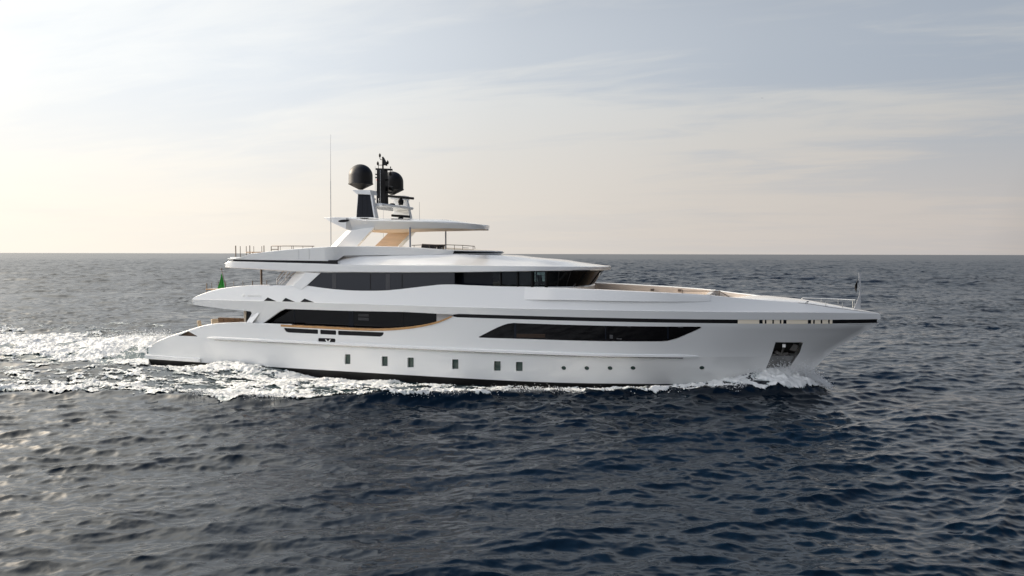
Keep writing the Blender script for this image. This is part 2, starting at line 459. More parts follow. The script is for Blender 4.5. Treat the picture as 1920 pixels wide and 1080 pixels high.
class MB:
    def __init__(self):
        self.v, self.f, self.n = [], [], []
    def add(self, vs, fs, ns=None):
        o = len(self.v)
        self.v += [tuple(map(float, p)) for p in vs]
        self.f += [tuple(int(i) + o for i in f) for f in fs]
        self.n += [tuple(map(float, p)) for p in ns] if ns is not None else [(0, 0, 0)] * len(vs)
        return self
    def shell(self, outline, vf, holes=(), step=0.45, off=0.0, rim=0.0, hole_rim=0.12, mirror=True, bstep=0.25, sides=None):
        """skin over the (u, z) region on the surface v = vf(u, z), both sides of the yacht; holes on starboard only"""
        for side in sides or ((1, -1) if mirror else (1,)):
            hs = holes if side == 1 else ()
            ol = dense(outline, bstep)
            hl = [dense(h, bstep * 0.6) for h in hs]
            pts = list(ol)
            edges = [(i, (i + 1) % len(ol)) for i in range(len(ol))]
            for h in hl:
                o = len(pts)
                pts += h
                edges += [(o + i, o + (i + 1) % len(h)) for i in range(len(h))]
            B = np.array(pts)
            g = np.stack(np.meshgrid(np.arange(B[:, 0].min(), B[:, 0].max(), step), np.arange(B[:, 1].min(), B[:, 1].max(), step * 0.7), indexing='ij'), -1).reshape(-1, 2)
            g = g[inside(ol, g)]
            for h in hl:
                g = g[~inside(h, g)]
            if len(g):
                dmin = np.min(np.hypot(g[:, None, 0] - B[None, :, 0], g[:, None, 1] - B[None, :, 1]), 1)
                g = g[dmin > step * 0.3]
            allp = [Vector(p) for p in pts] + [Vector(p) for p in g]
            vv, _, ff, _, _, _ = delaunay_2d_cdt(allp, edges, [], 0, 1e-5)
            P = np.array([tuple(p) for p in vv])
            T = np.array([f for f in ff if len(f) == 3])
            cen = P[T].mean(1)
            k = inside(ol, cen)
            for h in hl:
                k &= ~inside(h, cen)
            T = T[k]
            U, Z = P[:, 0], P[:, 1]
            v = vf(U, Z)
            e = 0.02
            du, dz_ = (vf(U + e, Z) - vf(U - e, Z)) / (2 * e), (vf(U, Z + e) - vf(U, Z - e)) / (2 * e)
            nn_ = np.stack([-du, np.ones_like(du), -dz_], -1)
            nn_ /= np.linalg.norm(nn_, axis=1)[:, None]
            q = np.stack([U, v, Z], -1) + nn_ * off
            q[:, 1] = np.maximum(q[:, 1], 0)
            sg = np.array([1, -side, 1])
            a, b, c = P[T[:, 0]], P[T[:, 1]], P[T[:, 2]]
            ccw = ((b - a)[:, 0] * (c - a)[:, 1] - (b - a)[:, 1] * (c - a)[:, 0]) > 0
            T = np.where((ccw if side == 1 else ~ccw)[:, None], T, T[:, ::-1])
            self.add(q * sg, T, nn_ * sg)
            loops = [(ol, rim)] if rim else []
            loops += [(h, hole_rim) for h in hl] if hole_rim else []
            for lp, d in loops:
                L = np.array(lp)
                vl = vf(L[:, 0], L[:, 1]) + off
                for i in range(len(L)):
                    j = (i + 1) % len(L)
                    if abs(L[i, 1] - 1.9) < 2e-3 and abs(L[j, 1] - 1.9) < 2e-3:
                        continue
                    quad = [(L[i, 0], vl[i], L[i, 1]), (L[j, 0], vl[j], L[j, 1]), (L[j, 0], max(vl[j] - d, 0), L[j, 1]), (L[i, 0], max(vl[i] - d, 0), L[i, 1])]
                    self.add([(p[0], -side * max(p[1], 0), p[2]) for p in quad], [(0, 1, 2, 3)])
        return self
    def prism(self, poly, v0, v1, poly2=None):
        """polygon in (u, z) extruded from v0 to v1 (starboard metres)"""
        n = len(poly)
        p2 = poly2 or poly
        vs = [(u, -v0, z) for u, z in poly] + [(u, -v1, z) for u, z in p2]
        fs = [tuple(range(n)), tuple(range(2 * n - 1, n - 1, -1))] + [(i, (i + 1) % n, n + (i + 1) % n, n + i) for i in range(n)]
        return self.add(vs, fs)
    def box(self, c, s, rz=0.0):
        x, y, z = (k / 2 for k in s)
        ca, sa = math.cos(rz), math.sin(rz)
        vs = [(c[0] + i * x * ca - j * y * sa, c[1] + i * x * sa + j * y * ca, c[2] + k * z) for i in (-1, 1) for j in (-1, 1) for k in (-1, 1)]
        return self.add(vs, [(0, 1, 3, 2), (4, 6, 7, 5), (0, 4, 5, 1), (2, 3, 7, 6), (0, 2, 6, 4), (1, 5, 7, 3)])
    def tube(self, path, r, n=8, r1=None):
        P = [Vector(p) for p in path]
        rings = []
        for i, p in enumerate(P):
            d = (P[min(i + 1, len(P) - 1)] - P[max(i - 1, 0)]).normalized()
            a = d.orthogonal().normalized() if i == 0 else (rings[-1][1] - d * rings[-1][1].dot(d)).normalized()
            b = d.cross(a)
            rr = r if r1 is None else r + (r1 - r) * i / (len(P) - 1)
            rings.append(([p + (a * math.cos(t) + b * math.sin(t)) * rr for t in [2 * math.pi * k / n for k in range(n)]], a))
        vs = [v for rg, _ in rings for v in rg]
        m = len(P)
        fs = [(i * n + k, i * n + (k + 1) % n, (i + 1) * n + (k + 1) % n, (i + 1) * n + k) for i in range(m - 1) for k in range(n)]
        fs += [tuple(range(n - 1, -1, -1)), tuple((m - 1) * n + k for k in range(n))]
        return self.add(vs, fs)
    def lathe(self, prof, c=(0, 0, 0), n=32):
        vs = [(c[0] + r * math.cos(2 * math.pi * k / n), c[1] + r * math.sin(2 * math.pi * k / n), c[2] + z) for r, z in prof for k in range(n)]
        m = len(prof)
        fs = [(i * n + k, i * n + (k + 1) % n, (i + 1) * n + (k + 1) % n, (i + 1) * n + k) for i in range(m - 1) for k in range(n)]
        return self.add(vs, fs)
    def grid(self, rows, closed=False):
        n = len(rows[0])
        vs = [p for r in rows for p in r]
        fs = [(i * n + k, i * n + k + 1, (i + 1) * n + k + 1, (i + 1) * n + k) for i in range(len(rows) - 1) for k in range(n - 1)]
        return self.add(vs, fs)
    def build(self, name, mat, parent=None, sharp=32, **tags):
        me = bpy.data.meshes.new(name)
        me.from_pydata(self.v, [], self.f)
        me.polygons.foreach_set('use_smooth', [True] * len(me.polygons))
        nv = np.array(self.n)
        me.update()
        has = np.abs(nv).sum(1) > 0
        if not has.all():
            me.set_sharp_from_angle(angle=R(sharp))
        if has.any():
            me.normals_split_custom_set_from_vertices([tuple(p) for p in nv])
        me.materials.append(mat)
        o = bpy.data.objects.new(name, me)
        COL.objects.link(o)
        if parent is not None:
            o.parent = parent
        return tag(o, **tags) if tags else o
def rail(u0, pts):
    return pts

# ------------------------------------------------------------------ materials
PAINT = material('white_yacht_paint', (0.80, 0.80, 0.79), 0.16, coat=0.6, stretch=(0.55, 1, 1.3), bump=0.012, bscale=1.6)
GLASS = material('black_window_glass', (0.005, 0.0045, 0.005), 0.04, spec=0.3)
NAVYGLASS = material('blue_black_window_glass', (0.010, 0.012, 0.019), 0.05, spec=0.25)
BLACK = material('black_trim', (0.005, 0.005, 0.006), 0.4, spec=0.2)
BOOT = material('black_antifouling', (0.010, 0.009, 0.009), 0.5, var=0.4, vscale=1.5, stretch=(0.4, 1, 3))
WOOD = material('varnished_teak', (0.45, 0.25, 0.10), 0.25, coat=0.5, var=0.25, vscale=4, stretch=(0.5, 6, 6))
TEAK = material('weathered_teak_deck', (0.40, 0.27, 0.16), 0.6, var=0.2, vscale=3, stretch=(0.6, 8, 8))
TANFACE = material('tan_inner_surface', (0.64, 0.50, 0.36), 0.4, var=0.12, vscale=2, stretch=(0.4, 3, 3))  # tan tone for the hardtop underside and inner leg faces
STEEL = material('stainless_steel', (0.55, 0.54, 0.52), 0.18, metal=1.0)
BROWNSTEEL = material('bronzed_steel_tube', (0.16, 0.125, 0.10), 0.35, metal=0.6)
DOME = material('charcoal_radome', (0.009, 0.0072, 0.0068), 0.5, spec=.55)
NAVY = material('navy_louvre_panel', (0.006, 0.008, 0.014), 0.4, spec=0.15)
CREAM = material('cream_painted_sunlight', (0.88, 0.78, 0.62), 0.5)
GREYPAINT = material('grey_metal', (0.30, 0.31, 0.33), 0.35)
BLUEPOLE = material('blue_grey_post', (0.22, 0.25, 0.31), 0.3)
PORTGLASS = material('green_grey_port_glass', (0.045, 0.075, 0.066), 0.06)
RED = material('red_lamp_glass', (0.6, 0.03, 0.02), 0.3)
WHITE = material('white_letters', (0.93, 0.92, 0.89), 0.4)
CUSHION = material('brown_striped_cushion', (0.13, 0.072, 0.036), 0.8, var=0.5, vscale=5, stretch=(2, 0.6, 1))
SAND = material('cream_cushion', (0.62, 0.52, 0.40), 0.85, var=0.1)
DARKSEAT = material('black_leather_seat', (0.010, 0.009, 0.010), 0.5, spec=.25)

# ------------------------------------------------------------------ the yacht
Y = empty('motor_yacht', (-4, 0, 0))
tag(Y, 'long white motor yacht under way with black window bands and two dark radomes', 'yacht')
_adopt = []
def part(mb, name, mat, parent=None, **k):
    o = mb.build(name, mat, None, **k)
    _adopt.append((o, parent or Y))
    return o

def pair(fn, name, mat, parent=None, **k):
    """the same part on both sides, each an object of its own; fn(side) returns its builder"""
    return [part(fn(sd), name, mat, parent, **k) for sd in (1, -1)]

b_low = lambda u, z: breadth(u, z, 1)
b_up = lambda u, z: breadth(u, z, 2)
b_bot = lambda u, z: breadth(u, z, 0)
def stem_line(z0, z1, n=10):
    zs = np.linspace(z0, z1, n)
    return [(float(stem(z)), float(z)) for z in zs]
STERN = -26.9
sheer = smooth_line(trace([(283, 650), (293, 641.7), (311.7, 633.7), (322.5, 629.3), (337, 624.9), (352.5, 620), (376.7, 612.3), (403, 607.6), (431, 605.9), (463, 605.2), (490, 607.2), (526.7, 608.6)], b_up), 4)
cap_top = smooth_line(trace([(526.7, 608.3), (606.7, 612), (660, 614.6), (700, 616), (733, 615.2), (766.7, 612.5), (800, 607.3), (825, 600.8), (845, 592.5)], b_up), 4)
cap_bot = smooth_line(trace([(527, 612.3), (606, 616.3), (660, 619), (700, 620.3), (733, 619.5), (767, 616.6), (800, 611.2), (825, 604.3), (849, 594)], b_up), 4)
ZG0, ZG1 = 3.84, 4.05
sheer = [(STERN, sheer[0][1])] + [p for p in sheer if p[0] > STERN + 0.05]
top_all = sheer + [p for p in cap_top if p[0] > sheer[-1][0] + 0.1]
top_all = [p for p in top_all if p[0] < -3.6] + [(-3.4, ZG0), (19.75, ZG0)]
# where the sheer crosses the chine (z = 1.9)
ic = next(i for i, p in enumerate(top_all) if p[1] > 1.9)
(ua, za), (ub, zb) = top_all[ic - 1], top_all[ic]
uc = ua + (1.9 - za) / (zb - za) * (ub - ua)
low_poly = [(STERN, 0.2)] + stem_line(0.2, 1.9)[0:] + [(uc, 1.9)] + top_all[:ic][::-1]
up_poly = [(uc, 1.9)] + stem_line(1.9, ZG0) + top_all[ic:][::-1][1:]
bot_poly = [(STERN, -1.3)] + stem_line(-1.3, 0.2) + [(STERN, 0.2)]
def box_px(x0, y0, x1, y1, vf, r=0.05):
    return rounded(trace([(x0, y1), (x1, y1), (x1, y0), (x0, y0)], vf), r)
ports = [(646.3, 664, 657.2, 682.8), (715.6, 667.9, 727.1, 686.6), (764, 670.2, 776, 688.8), (847.5, 673.5, 859.7, 692), (926, 677, 939, 695.4), (967, 678.3, 980.2, 696)]
port_holes = [box_px(*p, b_low) for p in ports]
rounds = [(1057, 690), (1100.3, 690.3), (1143.8, 690.3), (1186.9, 690), (1316, 689.7)]
round_c = [trace([p], b_low)[0] for p in rounds]
round_holes = [[(u + 0.14 * math.cos(t), z + 0.125 * math.sin(t)) for t in np.linspace(0, 2 * np.pi, 20, endpoint=False)] for u, z in round_c]
slots = [[(532, 614.8), (596.3, 618), (596.3, 626.2), (540, 623.4), (535, 621.3)], [(600, 618.2), (630.3, 619.7), (630.3, 627.9), (600, 626.4)], [(633.6, 619.9), (720, 623.2), (718, 628.4), (713, 631.2), (633.6, 628.1)]]
slot_holes = [rounded(trace(s, b_up)[::-1], 0.08) for s in slots]
emb_hole = rounded(trace([(596.6, 641), (628.8, 642.2), (629, 634.8), (596.6, 633.6)], b_up), 0.1)
bigwin = trace([(896.7, 632), (905, 627.8), (920, 620), (933, 613.8), (943, 609.6), (952, 606.8), (963, 605.6), (1035, 608), (1136, 610.8), (1252.5, 612.3), (1312.5, 612.4), (1316, 614.3), (1297.5, 623), (1269, 635), (1252.5, 639.4), (1237.5, 640.4), (1136, 640), (1054, 638), (960, 634.9), (900, 633.2)], b_up)[::-1]
fair = rounded(trace([(334, 629.6), (352.8, 621), (371, 630.9)], b_up)[::-1], 0.04)
pocket_px = [(1454, 641.7), (1505.8, 642), (1499, 661.5), (1485, 682), (1470, 702), (1431, 702), (1440, 682), (1448, 662)]
pk = trace(pocket_px, lambda u, z: breadth(u, z))
def on_line(a, b, z):
    t = (z - a[1]) / (b[1] - a[1])
    return (a[0] + (b[0] - a[0]) * t, z)
def clip_z(poly, z, above):
    out = []
    for i in range(len(poly)):
        a, b = poly[i], poly[(i + 1) % len(poly)]
        ia, ib = (a[1] > z) == above, (b[1] > z) == above
        if ia:
            out.append(a)
        if ia != ib:
            out.append(on_line(a, b, z))
    return out
pk_low, pk_up = clip_z(pk, 1.9, False), clip_z(pk, 1.9, True)

# --- hull
mb = MB()
mb.shell(low_poly, b_low, holes=port_holes + round_holes + [pk_low], hole_rim=0.16)
mb.shell(up_poly, b_up, holes=slot_holes + [emb_hole, bigwin, fair, pk_up], hole_rim=0.10)
zt = sheer[0][1]
mb.add([(STERN, -4.1, -1.3), (STERN, 4.1, -1.3), (STERN, 4.12, zt), (STERN, -4.12, zt)], [(0, 1, 2, 3)])
# rounded cap along the aft bulwark, and its inner face
cap = [p for p in top_all if p[0] < -14.4]
for sd in (1, -1):
    rows = []
    for u, z in cap:
        v = float(b_up(u, z))
        w = 0.72 - 0.48 * sm(-25, -19, u)
        rows.append([(u, -sd * (v + 0.0), z), (u, -sd * (v - 0.03), z + 0.035), (u, -sd * (v - w + .03), z + 0.045), (u, -sd * (v - w), z), (u, -sd * (v - w), min(z, 1.0))])
    mb.grid(rows)
    mb.add([(p[0] - .01, p[1], p[2]) for p in rows[0]], [tuple(range(5))])
mb.add([(STERN, -4.0, 1.0), (STERN, 4.0, 1.0), (-14, 4.2, 1.0), (-14, -4.2, 1.0)], [(0, 1, 2, 3)])
mb.add([(-24.2, -3.8, 1.95), (-24.2, 3.8, 1.95), (-3.4, 4.2, 1.95), (-3.4, -4.2, 1.95)], [(0, 1, 2, 3)])
mb.add([(-24.2, -3.8, 1.0), (-24.2, 3.8, 1.0), (-24.2, 3.8, 1.95), (-24.2, -3.8, 1.95)], [(0, 1, 2, 3)])
HULL = part(mb, 'hull', PAINT)
part(MB().shell(bot_poly, b_bot, off=0.004), 'boot_stripe', BOOT, label='black antifouling band along the waterline')

# swim platform ledge around the stern
zp0, zp1 = 0.22, 0.50
mb = MB()
for sd in (1, -1):
    us = np.linspace(STERN - 0.26, -22.3, 16)
    rows = []
    for u in us:
        v = float(b_low(max(u, STERN), 0.35))
        rows.append([(u, -sd * (v - 0.05), zp0), (u, -sd * (v + 0.11), zp0 + .02), (u, -sd * (v + 0.11), zp1 - .02), (u, -sd * (v - 0.05), zp1)])
    mb.grid(rows)
    for rw in (rows[0], rows[-1]):
        mb.add(rw, [(0, 1, 2, 3)])
mb.add([(STERN - .26, -4.0, zp1), (STERN - .26, 4.0, zp1), (STERN, 4.0, zp1), (STERN, -4.0, zp1)], [(0, 1, 2, 3)])
mb.add([(STERN - .26, -4.0, zp0), (STERN - .26, 4.0, zp0), (STERN - .26, 4.0, zp1), (STERN - .26, -4.0, zp1)], [(0, 1, 2, 3)])
part(mb, 'swim_platform', PAINT)

# rub rail
def rail_loft(prof, u0, u1, tip, zc, sd):
    mb = MB()
    if True:
        rows = []
        for u in np.concatenate([np.linspace(u0, u0 + tip, 6), np.linspace(u0 + tip + .3, u1 - tip - .3, 40), np.linspace(u1 - tip, u1, 8)]):
            s = math.sqrt(min(1, max(0.0, (u - u0) / tip), max(0.0, (u1 - u) / tip)))
            v = float(b_up(u, 1.905))
            rows.append([(u, -sd * (v + a * s - .012), zc + b * (0.15 + .85 * s)) for a, b in prof])
        mb.grid(rows)
    return mb
for sd in (1, -1):
    RUB = part(rail_loft([(-.02, .13), (.10, .115), (.15, .08), (.155, -.015)], -21.75, 10.45, 0.75, 1.90, sd), 'rub_rail', PAINT)
    part(rail_loft([(.14, -.02), (.145, -.045), (.13, -.085), (.03, -.11), (-.03, -.115)], -21.0, 9.6, 0.05, 1.90, sd), 'rub_strip', STEEL, RUB)

# hull windows, ports and openings
def panel(poly, vf, off, name, mat, parent=None, **k):
    return part(MB().shell(poly, vf, off=off, mirror=False), name, mat, parent, **k)
def grow(poly, d):
    p = np.array(poly)
    c = p.mean(0)
    return [tuple(c + (q - c) * (1 + d / max(np.linalg.norm(q - c), 0.05))) for q in p]
LSPOT = material('grey_light_spot', (0.09, 0.09, 0.095), 0.3, spec=.3)
BW = panel(bigwin, b_up, -0.055, 'hull_window', GLASS)
for x0, x1 in ((963.5, 967.5), (1134.5, 1136.5), (1251, 1254)):
    q = trace([(x0, 606.5), (x1, 606.6), (x1, 636.5), (x0, 636.4)], b_up)[::-1]
    panel(q, b_up, -0.045, 'window_mullion', NAVYGLASS, BW)
REFL = material('brown_glass_reflection', (0.035, 0.02, 0.012), 0.2, spec=.4)
for x0, y0, x1, y1, mt in ((968, 626, 1022, 633, REFL), (1143, 628, 1149, 635, LSPOT), (1156, 634.6, 1166, 636.4, LSPOT), (1176, 611.8, 1183, 613.4, LSPOT), (1271, 613.2, 1281, 614.8, LSPOT)):  # brown patch paints a reflection on the glass; grey ones paint light spots
    panel(trace([(x0, y1), (x1, y1 + .4), (x1, y0 + .4), (x0, y0)], b_up), b_up, -0.048, 'window_light_mark', mt, BW)
for h in port_holes:
    p = panel(grow(h, .02), b_low, -0.14, 'porthole', PORTGLASS)
    a = np.array(h)
    fr = MB()
    lp = [(u, -(float(b_low(u, z)) + .004), z) for u, z in dense(h, .2)]
    fr.tube(lp + lp[:1], .012, 6)
    part(fr, 'porthole_frame', PAINT, p)
for h in round_holes:
    p = panel(grow(h, .02), b_low, -0.09, 'round_porthole', PORTGLASS)
    fr = MB()
    lp = [(u, -(float(b_low(u, z)) + .004), z) for u, z in h]
    fr.tube(lp + lp[:1], .010, 6)
    part(fr, 'porthole_ring', PAINT, p)
for h in slot_holes:
    panel(grow(h, .02), b_up, -0.05, 'bulwark_opening', BLACK)
EM = panel(grow(emb_hole, .02), b_up, -0.03, 'emblem_recess', BLACK)
g = [trace([p], b_up)[0] for p in [(609.5, 636.2), (611.2, 636.4), (614.9, 641.0), (618.2, 636.6), (619.9, 636.5), (616.6, 642.4), (613.2, 642.4)]]
part(MB().shell(g[::-1], b_up, off=0.01, rim=.04, mirror=False, step=.2, bstep=.05), 'seagull_emblem', WHITE, EM)
wr = cap_top + cap_bot[::-1]
pair(lambda sd: MB().shell(wr, b_up, off=0.03, rim=0.30, sides=(sd,)), 'wood_cap_rail', WOOD)
# stern fairlead: teak lined opening with bitts
fl = MB()
fu = [p[0] for p in fair]
part(MB().shell(grow(fair, .05), b_up, off=-0.22, mirror=False), 'fairlead_lining', material('brown_fairlead_lining', (0.14, 0.085, 0.05), 0.6, var=.3))
BT = MB()
fair_z = min(p[1] for p in fair) + .03
for u in (-22.75, -22.35, -21.95):
    BT.lathe([(.0, 0), (.05, 0), (.05, .14), (.08, .16), (.08, .20), (0, .21)], (u, -(float(b_up(u, 2.05)) - .12), fair_z), 12)
BT.box((-22.35, -(float(b_up(-22.35, 2.05)) - .13), fair_z - .01), (1.0, .12, .04))
part(BT, 'mooring_bitts', BLACK)

# anchor pocket: steel lined recess with the anchor stowed in it
pk_out = grow(pk, .03)
bb = lambda u, z: breadth(u, z) - 0.0
MIR = material('polished_pocket_steel', (0.26, 0.255, 0.25), 0.22, metal=1.0, var=0.12, vscale=2.5)
DKST = material('dark_pocket_lining', (0.03, 0.027, 0.024), 0.35, metal=0.5)
AP = part(MB().shell(clip_z(pk_out, 1.86, True), bb, off=-0.34, mirror=False, step=.3), 'anchor_pocket', DKST)
part(MB().shell(clip_z(pk_out, 1.88, False), bb, off=-0.10, mirror=False, step=.3), 'pocket_plate', MIR, AP)
am = MB()
pc = trace([(1474, 655)], bb)[0]
av = float(bb(*pc)) - .20
am.tube([(pc[0] - .05, -av, pc[1] + .35), (pc[0] - .22, -av, pc[1] - .30)], .07, 8)
am.prism([(pc[0] - .62, pc[1] - .22), (pc[0] - .25, pc[1] - .42), (pc[0] + .15, pc[1] - .30), (pc[0] + .1, pc[1] - .18), (pc[0] - .24, pc[1] - .25), (pc[0] - .5, pc[1] - .10)], av - .1, av + .05)
am.prism([(pc[0] + .18, pc[1] - .05), (pc[0] + .52, pc[1] - .12), (pc[0] + .62, pc[1] + .22), (pc[0] + .4, pc[1] + .3)], av - .1, av + .04)
part(am, 'anchor', material('dark_anchor_steel', (0.07, 0.065, 0.06), 0.45, metal=.6))
la = trace([(1470, 648.6)], bb)[0]
part(MB().box((la[0], -(float(bb(*la)) - .12), la[1]), (.17, .1, .17)), 'pocket_lamp', WHITE, AP)

# --- main deck windows under the upper deck
vm = lambda u, z: 3.72 + 0 * u
q = trace([(470, 583), (818.5, 583), (818.5, 612), (470, 612)], vm)
ml, mr = pix(462.5, 590, 3.72)[0], q[1][0]
MW = pair(lambda sd: MB().shell([(ml, 1.7), (mr, 1.7), (mr, 4.3), (ml, 4.3)], vm, sides=(sd,)), 'main_deck_window', GLASS)[0]
pair(lambda sd: MB().shell([(mr, 1.7), (-3.0, 1.7), (-3.0, 4.3), (mr, 4.3)], vm, sides=(sd,)), 'side_deck_bulkhead', PAINT)
for x0, x1, mt in ((551, 553, NAVYGLASS), (654, 663, NAVYGLASS), (753, 757, BLACK)):
    u0, u1 = pix(x0, 600, 3.73)[0], pix(x1, 600, 3.73)[0]
    part(MB().shell([(u0, 1.75), (u1, 1.75), (u1, 4.25), (u0, 4.25)], vm, off=.012, mirror=False), 'window_mullion', mt, MW)
SCR = material('grey_window_strip', (0.055, 0.055, 0.06), 0.3, spec=.25)
for y0, y1 in ((588.2, 593), (595, 600.4)):
    q = trace([(671.5, y1), (692, y1 + .8), (692, y0 + .8), (671.5, y0)], vm)
    part(MB().shell(q, vm, off=.015, mirror=False, step=.2), 'window_bar', SCR, MW)  # pair of paler grey bars set on the glass
u0 = pix(460.5, 590, 3.72)[0]
pair(lambda sd: MB().box((ml - .09, -3.72 * sd, 2.95), (.16, .14, 2.6)), 'salon_door_post', SAND)

# --- upper deck: lower band, upper face, strut, vents
KN = [(362, 561), (420, 562.6), (500, 564.6), (560, 566.4), (640, 568.6), (740, 571.8), (840, 575), (960, 578), (1080, 580.5), (1220, 583), (1360, 584.7), (1500, 585.6), (1600, 587), (1652, 588.5)]
T0 = lambda u, z: breadth(u, 3.95 + 0 * np.asarray(z, float), 2)
kn = trace(KN, T0)
kz = crv(kn)
UEND = 19.9
b_band = lambda u, z: np.maximum(T0(u, z) + 0.20 * (np.asarray(z) - 4.0) * sm(19.9, 16, np.asarray(u, float)) - .0, 0)
def b_face(u, z):
    u = np.asarray(u, float)
    k = kz(u)
    tum = 0.16 + 0.75 * sm(8, 17, u)
    return np.maximum(b_band(u, k) - 0.045 * sm(19.9, 12, u) - tum * (np.asarray(z) - k), 0)
band_bot = trace([(360, 571), (383, 574.3), (420, 579), (450, 582), (470.5, 584)], b_band)
strut = trace([(472, 588), (461.5, 606.6), (483, 613.2), (492, 607), (522, 585)], b_band)
win_top = trace([(533.5, 579.2), (600, 581.2), (656.7, 583), (760, 584.9), (816.7, 588), (850, 589.7)], b_band)
tip_u, tip_z0, tip_z1 = UEND, 4.05, float(kz(UEND))
band = band_bot + strut + rounded(win_top[:1] + win_top[1:], .0)[0:0] + win_top + [(-3.3, ZG1), (8, ZG1), (UEND, ZG1)] + [(u, float(kz(u))) for u in np.linspace(UEND, kn[0][0], 40)]
UD = MB()
UD.shell(band, b_band, rim=0.22, step=.5)
topl = smooth_line(trace([(361, 560.4), (367, 556.6), (380, 551.3), (398, 545.3), (415, 541.6), (435, 538.6), (455, 536.6), (475, 535.3), (505, 535), (548, 535.2)], b_face), 3)
topl += trace([(566, 542.6), (575, 535.2)], b_face)
wb = smooth_line(trace([(580, 536.3), (605, 539.8), (630, 542.6), (665, 544.8), (699, 545.2), (722, 544.6), (748, 542.4), (773, 539.5), (798, 536.6), (820, 534.4), (838, 533.4), (856, 534.2)], b_face), 4)
bl = smooth_line(trace([(880, 535.4), (920, 537), (960, 538.4), (998, 539.2), (1060, 540.6), (1147, 544.4), (1247, 549.2), (1318, 553.2), (1382, 559.2), (1450, 564.6), (1510, 569.4), (1560, 576.8), (1598, 581.8), (1630, 585.4), (1649, 587.6)], b_face), 4)
tops = topl + wb + bl
tops = [tops[0]] + [b for a, b in zip(tops, tops[1:]) if b[0] > a[0] - 0.5]
tops[-1] = (19.8, float(kz(19.8)) + .02)
face = [(u, float(kz(u)) + .012) for u in np.linspace(tops[0][0], 19.8, 50)] + tops[::-1]
vents = [trace(t, b_face) for t in ([(493.3, 565), (520.8, 565.8), (501.7, 557.5)], [(527.6, 566), (555.3, 566.8), (535.3, 558.3)], [(561.8, 566.8), (591.7, 567.8), (570.8, 559.6)])]
UD.shell(face, b_face, holes=vents, hole_rim=.05, step=.5)
# knuckle ledge, cap and inner bulwark skin
LN = []
lb = lambda u: float(b_band(u, kz(u)))
for sd in (1, -1):
    rows = []
    for u in np.linspace(kn[0][0] - .02, 19.8, 70):
        k = float(kz(u))
        rows.append([(u, -sd * lb(u), k), (u, -sd * max(float(b_face(u, k + .012)) - .01, 0), k + .014)])
    UD.grid(rows)
    rows = []
    cp = [p for p in tops if p[0] < -16.6] 
    for u, z in cp:
        v = float(b_face(u, z))
        rows.append([(u, -sd * v, z), (u, -sd * (v - .03), z + .03), (u, -sd * (v - .25), z + .03), (u, -sd * (v - .28), z), (u, -sd * (v - .28), 4.3)])
    UD.grid(rows)
    rows = []
    cp = [p for p in tops if -5 < p[0] < 15.6]
    for u, z in cp:
        v = float(b_face(u, z))
        w = .16 * sm(15.6, 12, u) + .02
        rows.append([(u, -sd * v, z), (u, -sd * (v - .02), z + .02), (u, -sd * (v - w), z + .02), (u, -sd * (v - w - .01), z - .03)])
    UD.grid(rows)
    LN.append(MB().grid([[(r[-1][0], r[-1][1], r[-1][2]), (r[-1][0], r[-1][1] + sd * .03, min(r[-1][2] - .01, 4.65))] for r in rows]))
# aft end and decks
ua_ = kn[0][0]
va = lb(ua_)
zb_ = band_bot[0][1]
UD.add([(ua_, -va, zb_), (ua_, va, zb_), (ua_, va, tops[0][1]), (ua_, -va, tops[0][1])], [(0, 1, 2, 3)])
UDK = part(UD, 'upper_deck', PAINT)
TAUPE = material('taupe_inner_bulwark', (0.50, 0.43, 0.37), 0.5, var=.05)  # inner bulwark face, browner and darker than the white paint
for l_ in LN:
    part(l_, 'inner_bulwark_face', TAUPE, UDK)
dk = MB()
us = np.concatenate([np.linspace(ua_ + .05, -3.4, 12), np.linspace(-3, 10.6, 20)])
dk.grid([[(u, -float(T0(u, 4)) + .12, 4.60 if u > -3.2 else 4.36), (u, float(T0(u, 4)) - .12, 4.60 if u > -3.2 else 4.36)] for u in us])
part(dk, 'deck_planking', TEAK, UDK)
cl_ = MB()
cz = crv([(band_bot[0][0], band_bot[0][1] + .02), (-16.5, 3.98), (-3.4, 4.0)])
us = np.linspace(band_bot[0][0] + .05, -3.3, 20)
cl_.grid([[(u, -float(T0(u, 4)) + .02, float(cz(u)) + .06), (u, float(T0(u, 4)) - .02, float(cz(u)) + .06)] for u in us])
part(cl_, 'deck_ceiling', PAINT, UDK)
for t in vents:
    panel(grow(t, .03), b_face, -0.03, 'vent_louvre', BLACK, UDK)
# lighter chamfer on the aft side of the strut
st2 = trace([(473, 585.5), (487.5, 586.6), (474.5, 608), (461.6, 606.4)], b_band)
def chamfer(sd):
    v = float(b_band(st2[0][0], 4))
    return MB().add([(st2[0][0], -sd * (v - .16), st2[0][1]), (st2[1][0], -sd * (v + .012), st2[1][1]), (st2[2][0], -sd * (v + .012), st2[2][1]), (st2[3][0], -sd * (v - .16), st2[3][1])], [(0, 1, 2, 3)])
pair(chamfer, 'strut_chamfer', PAINT, UDK)
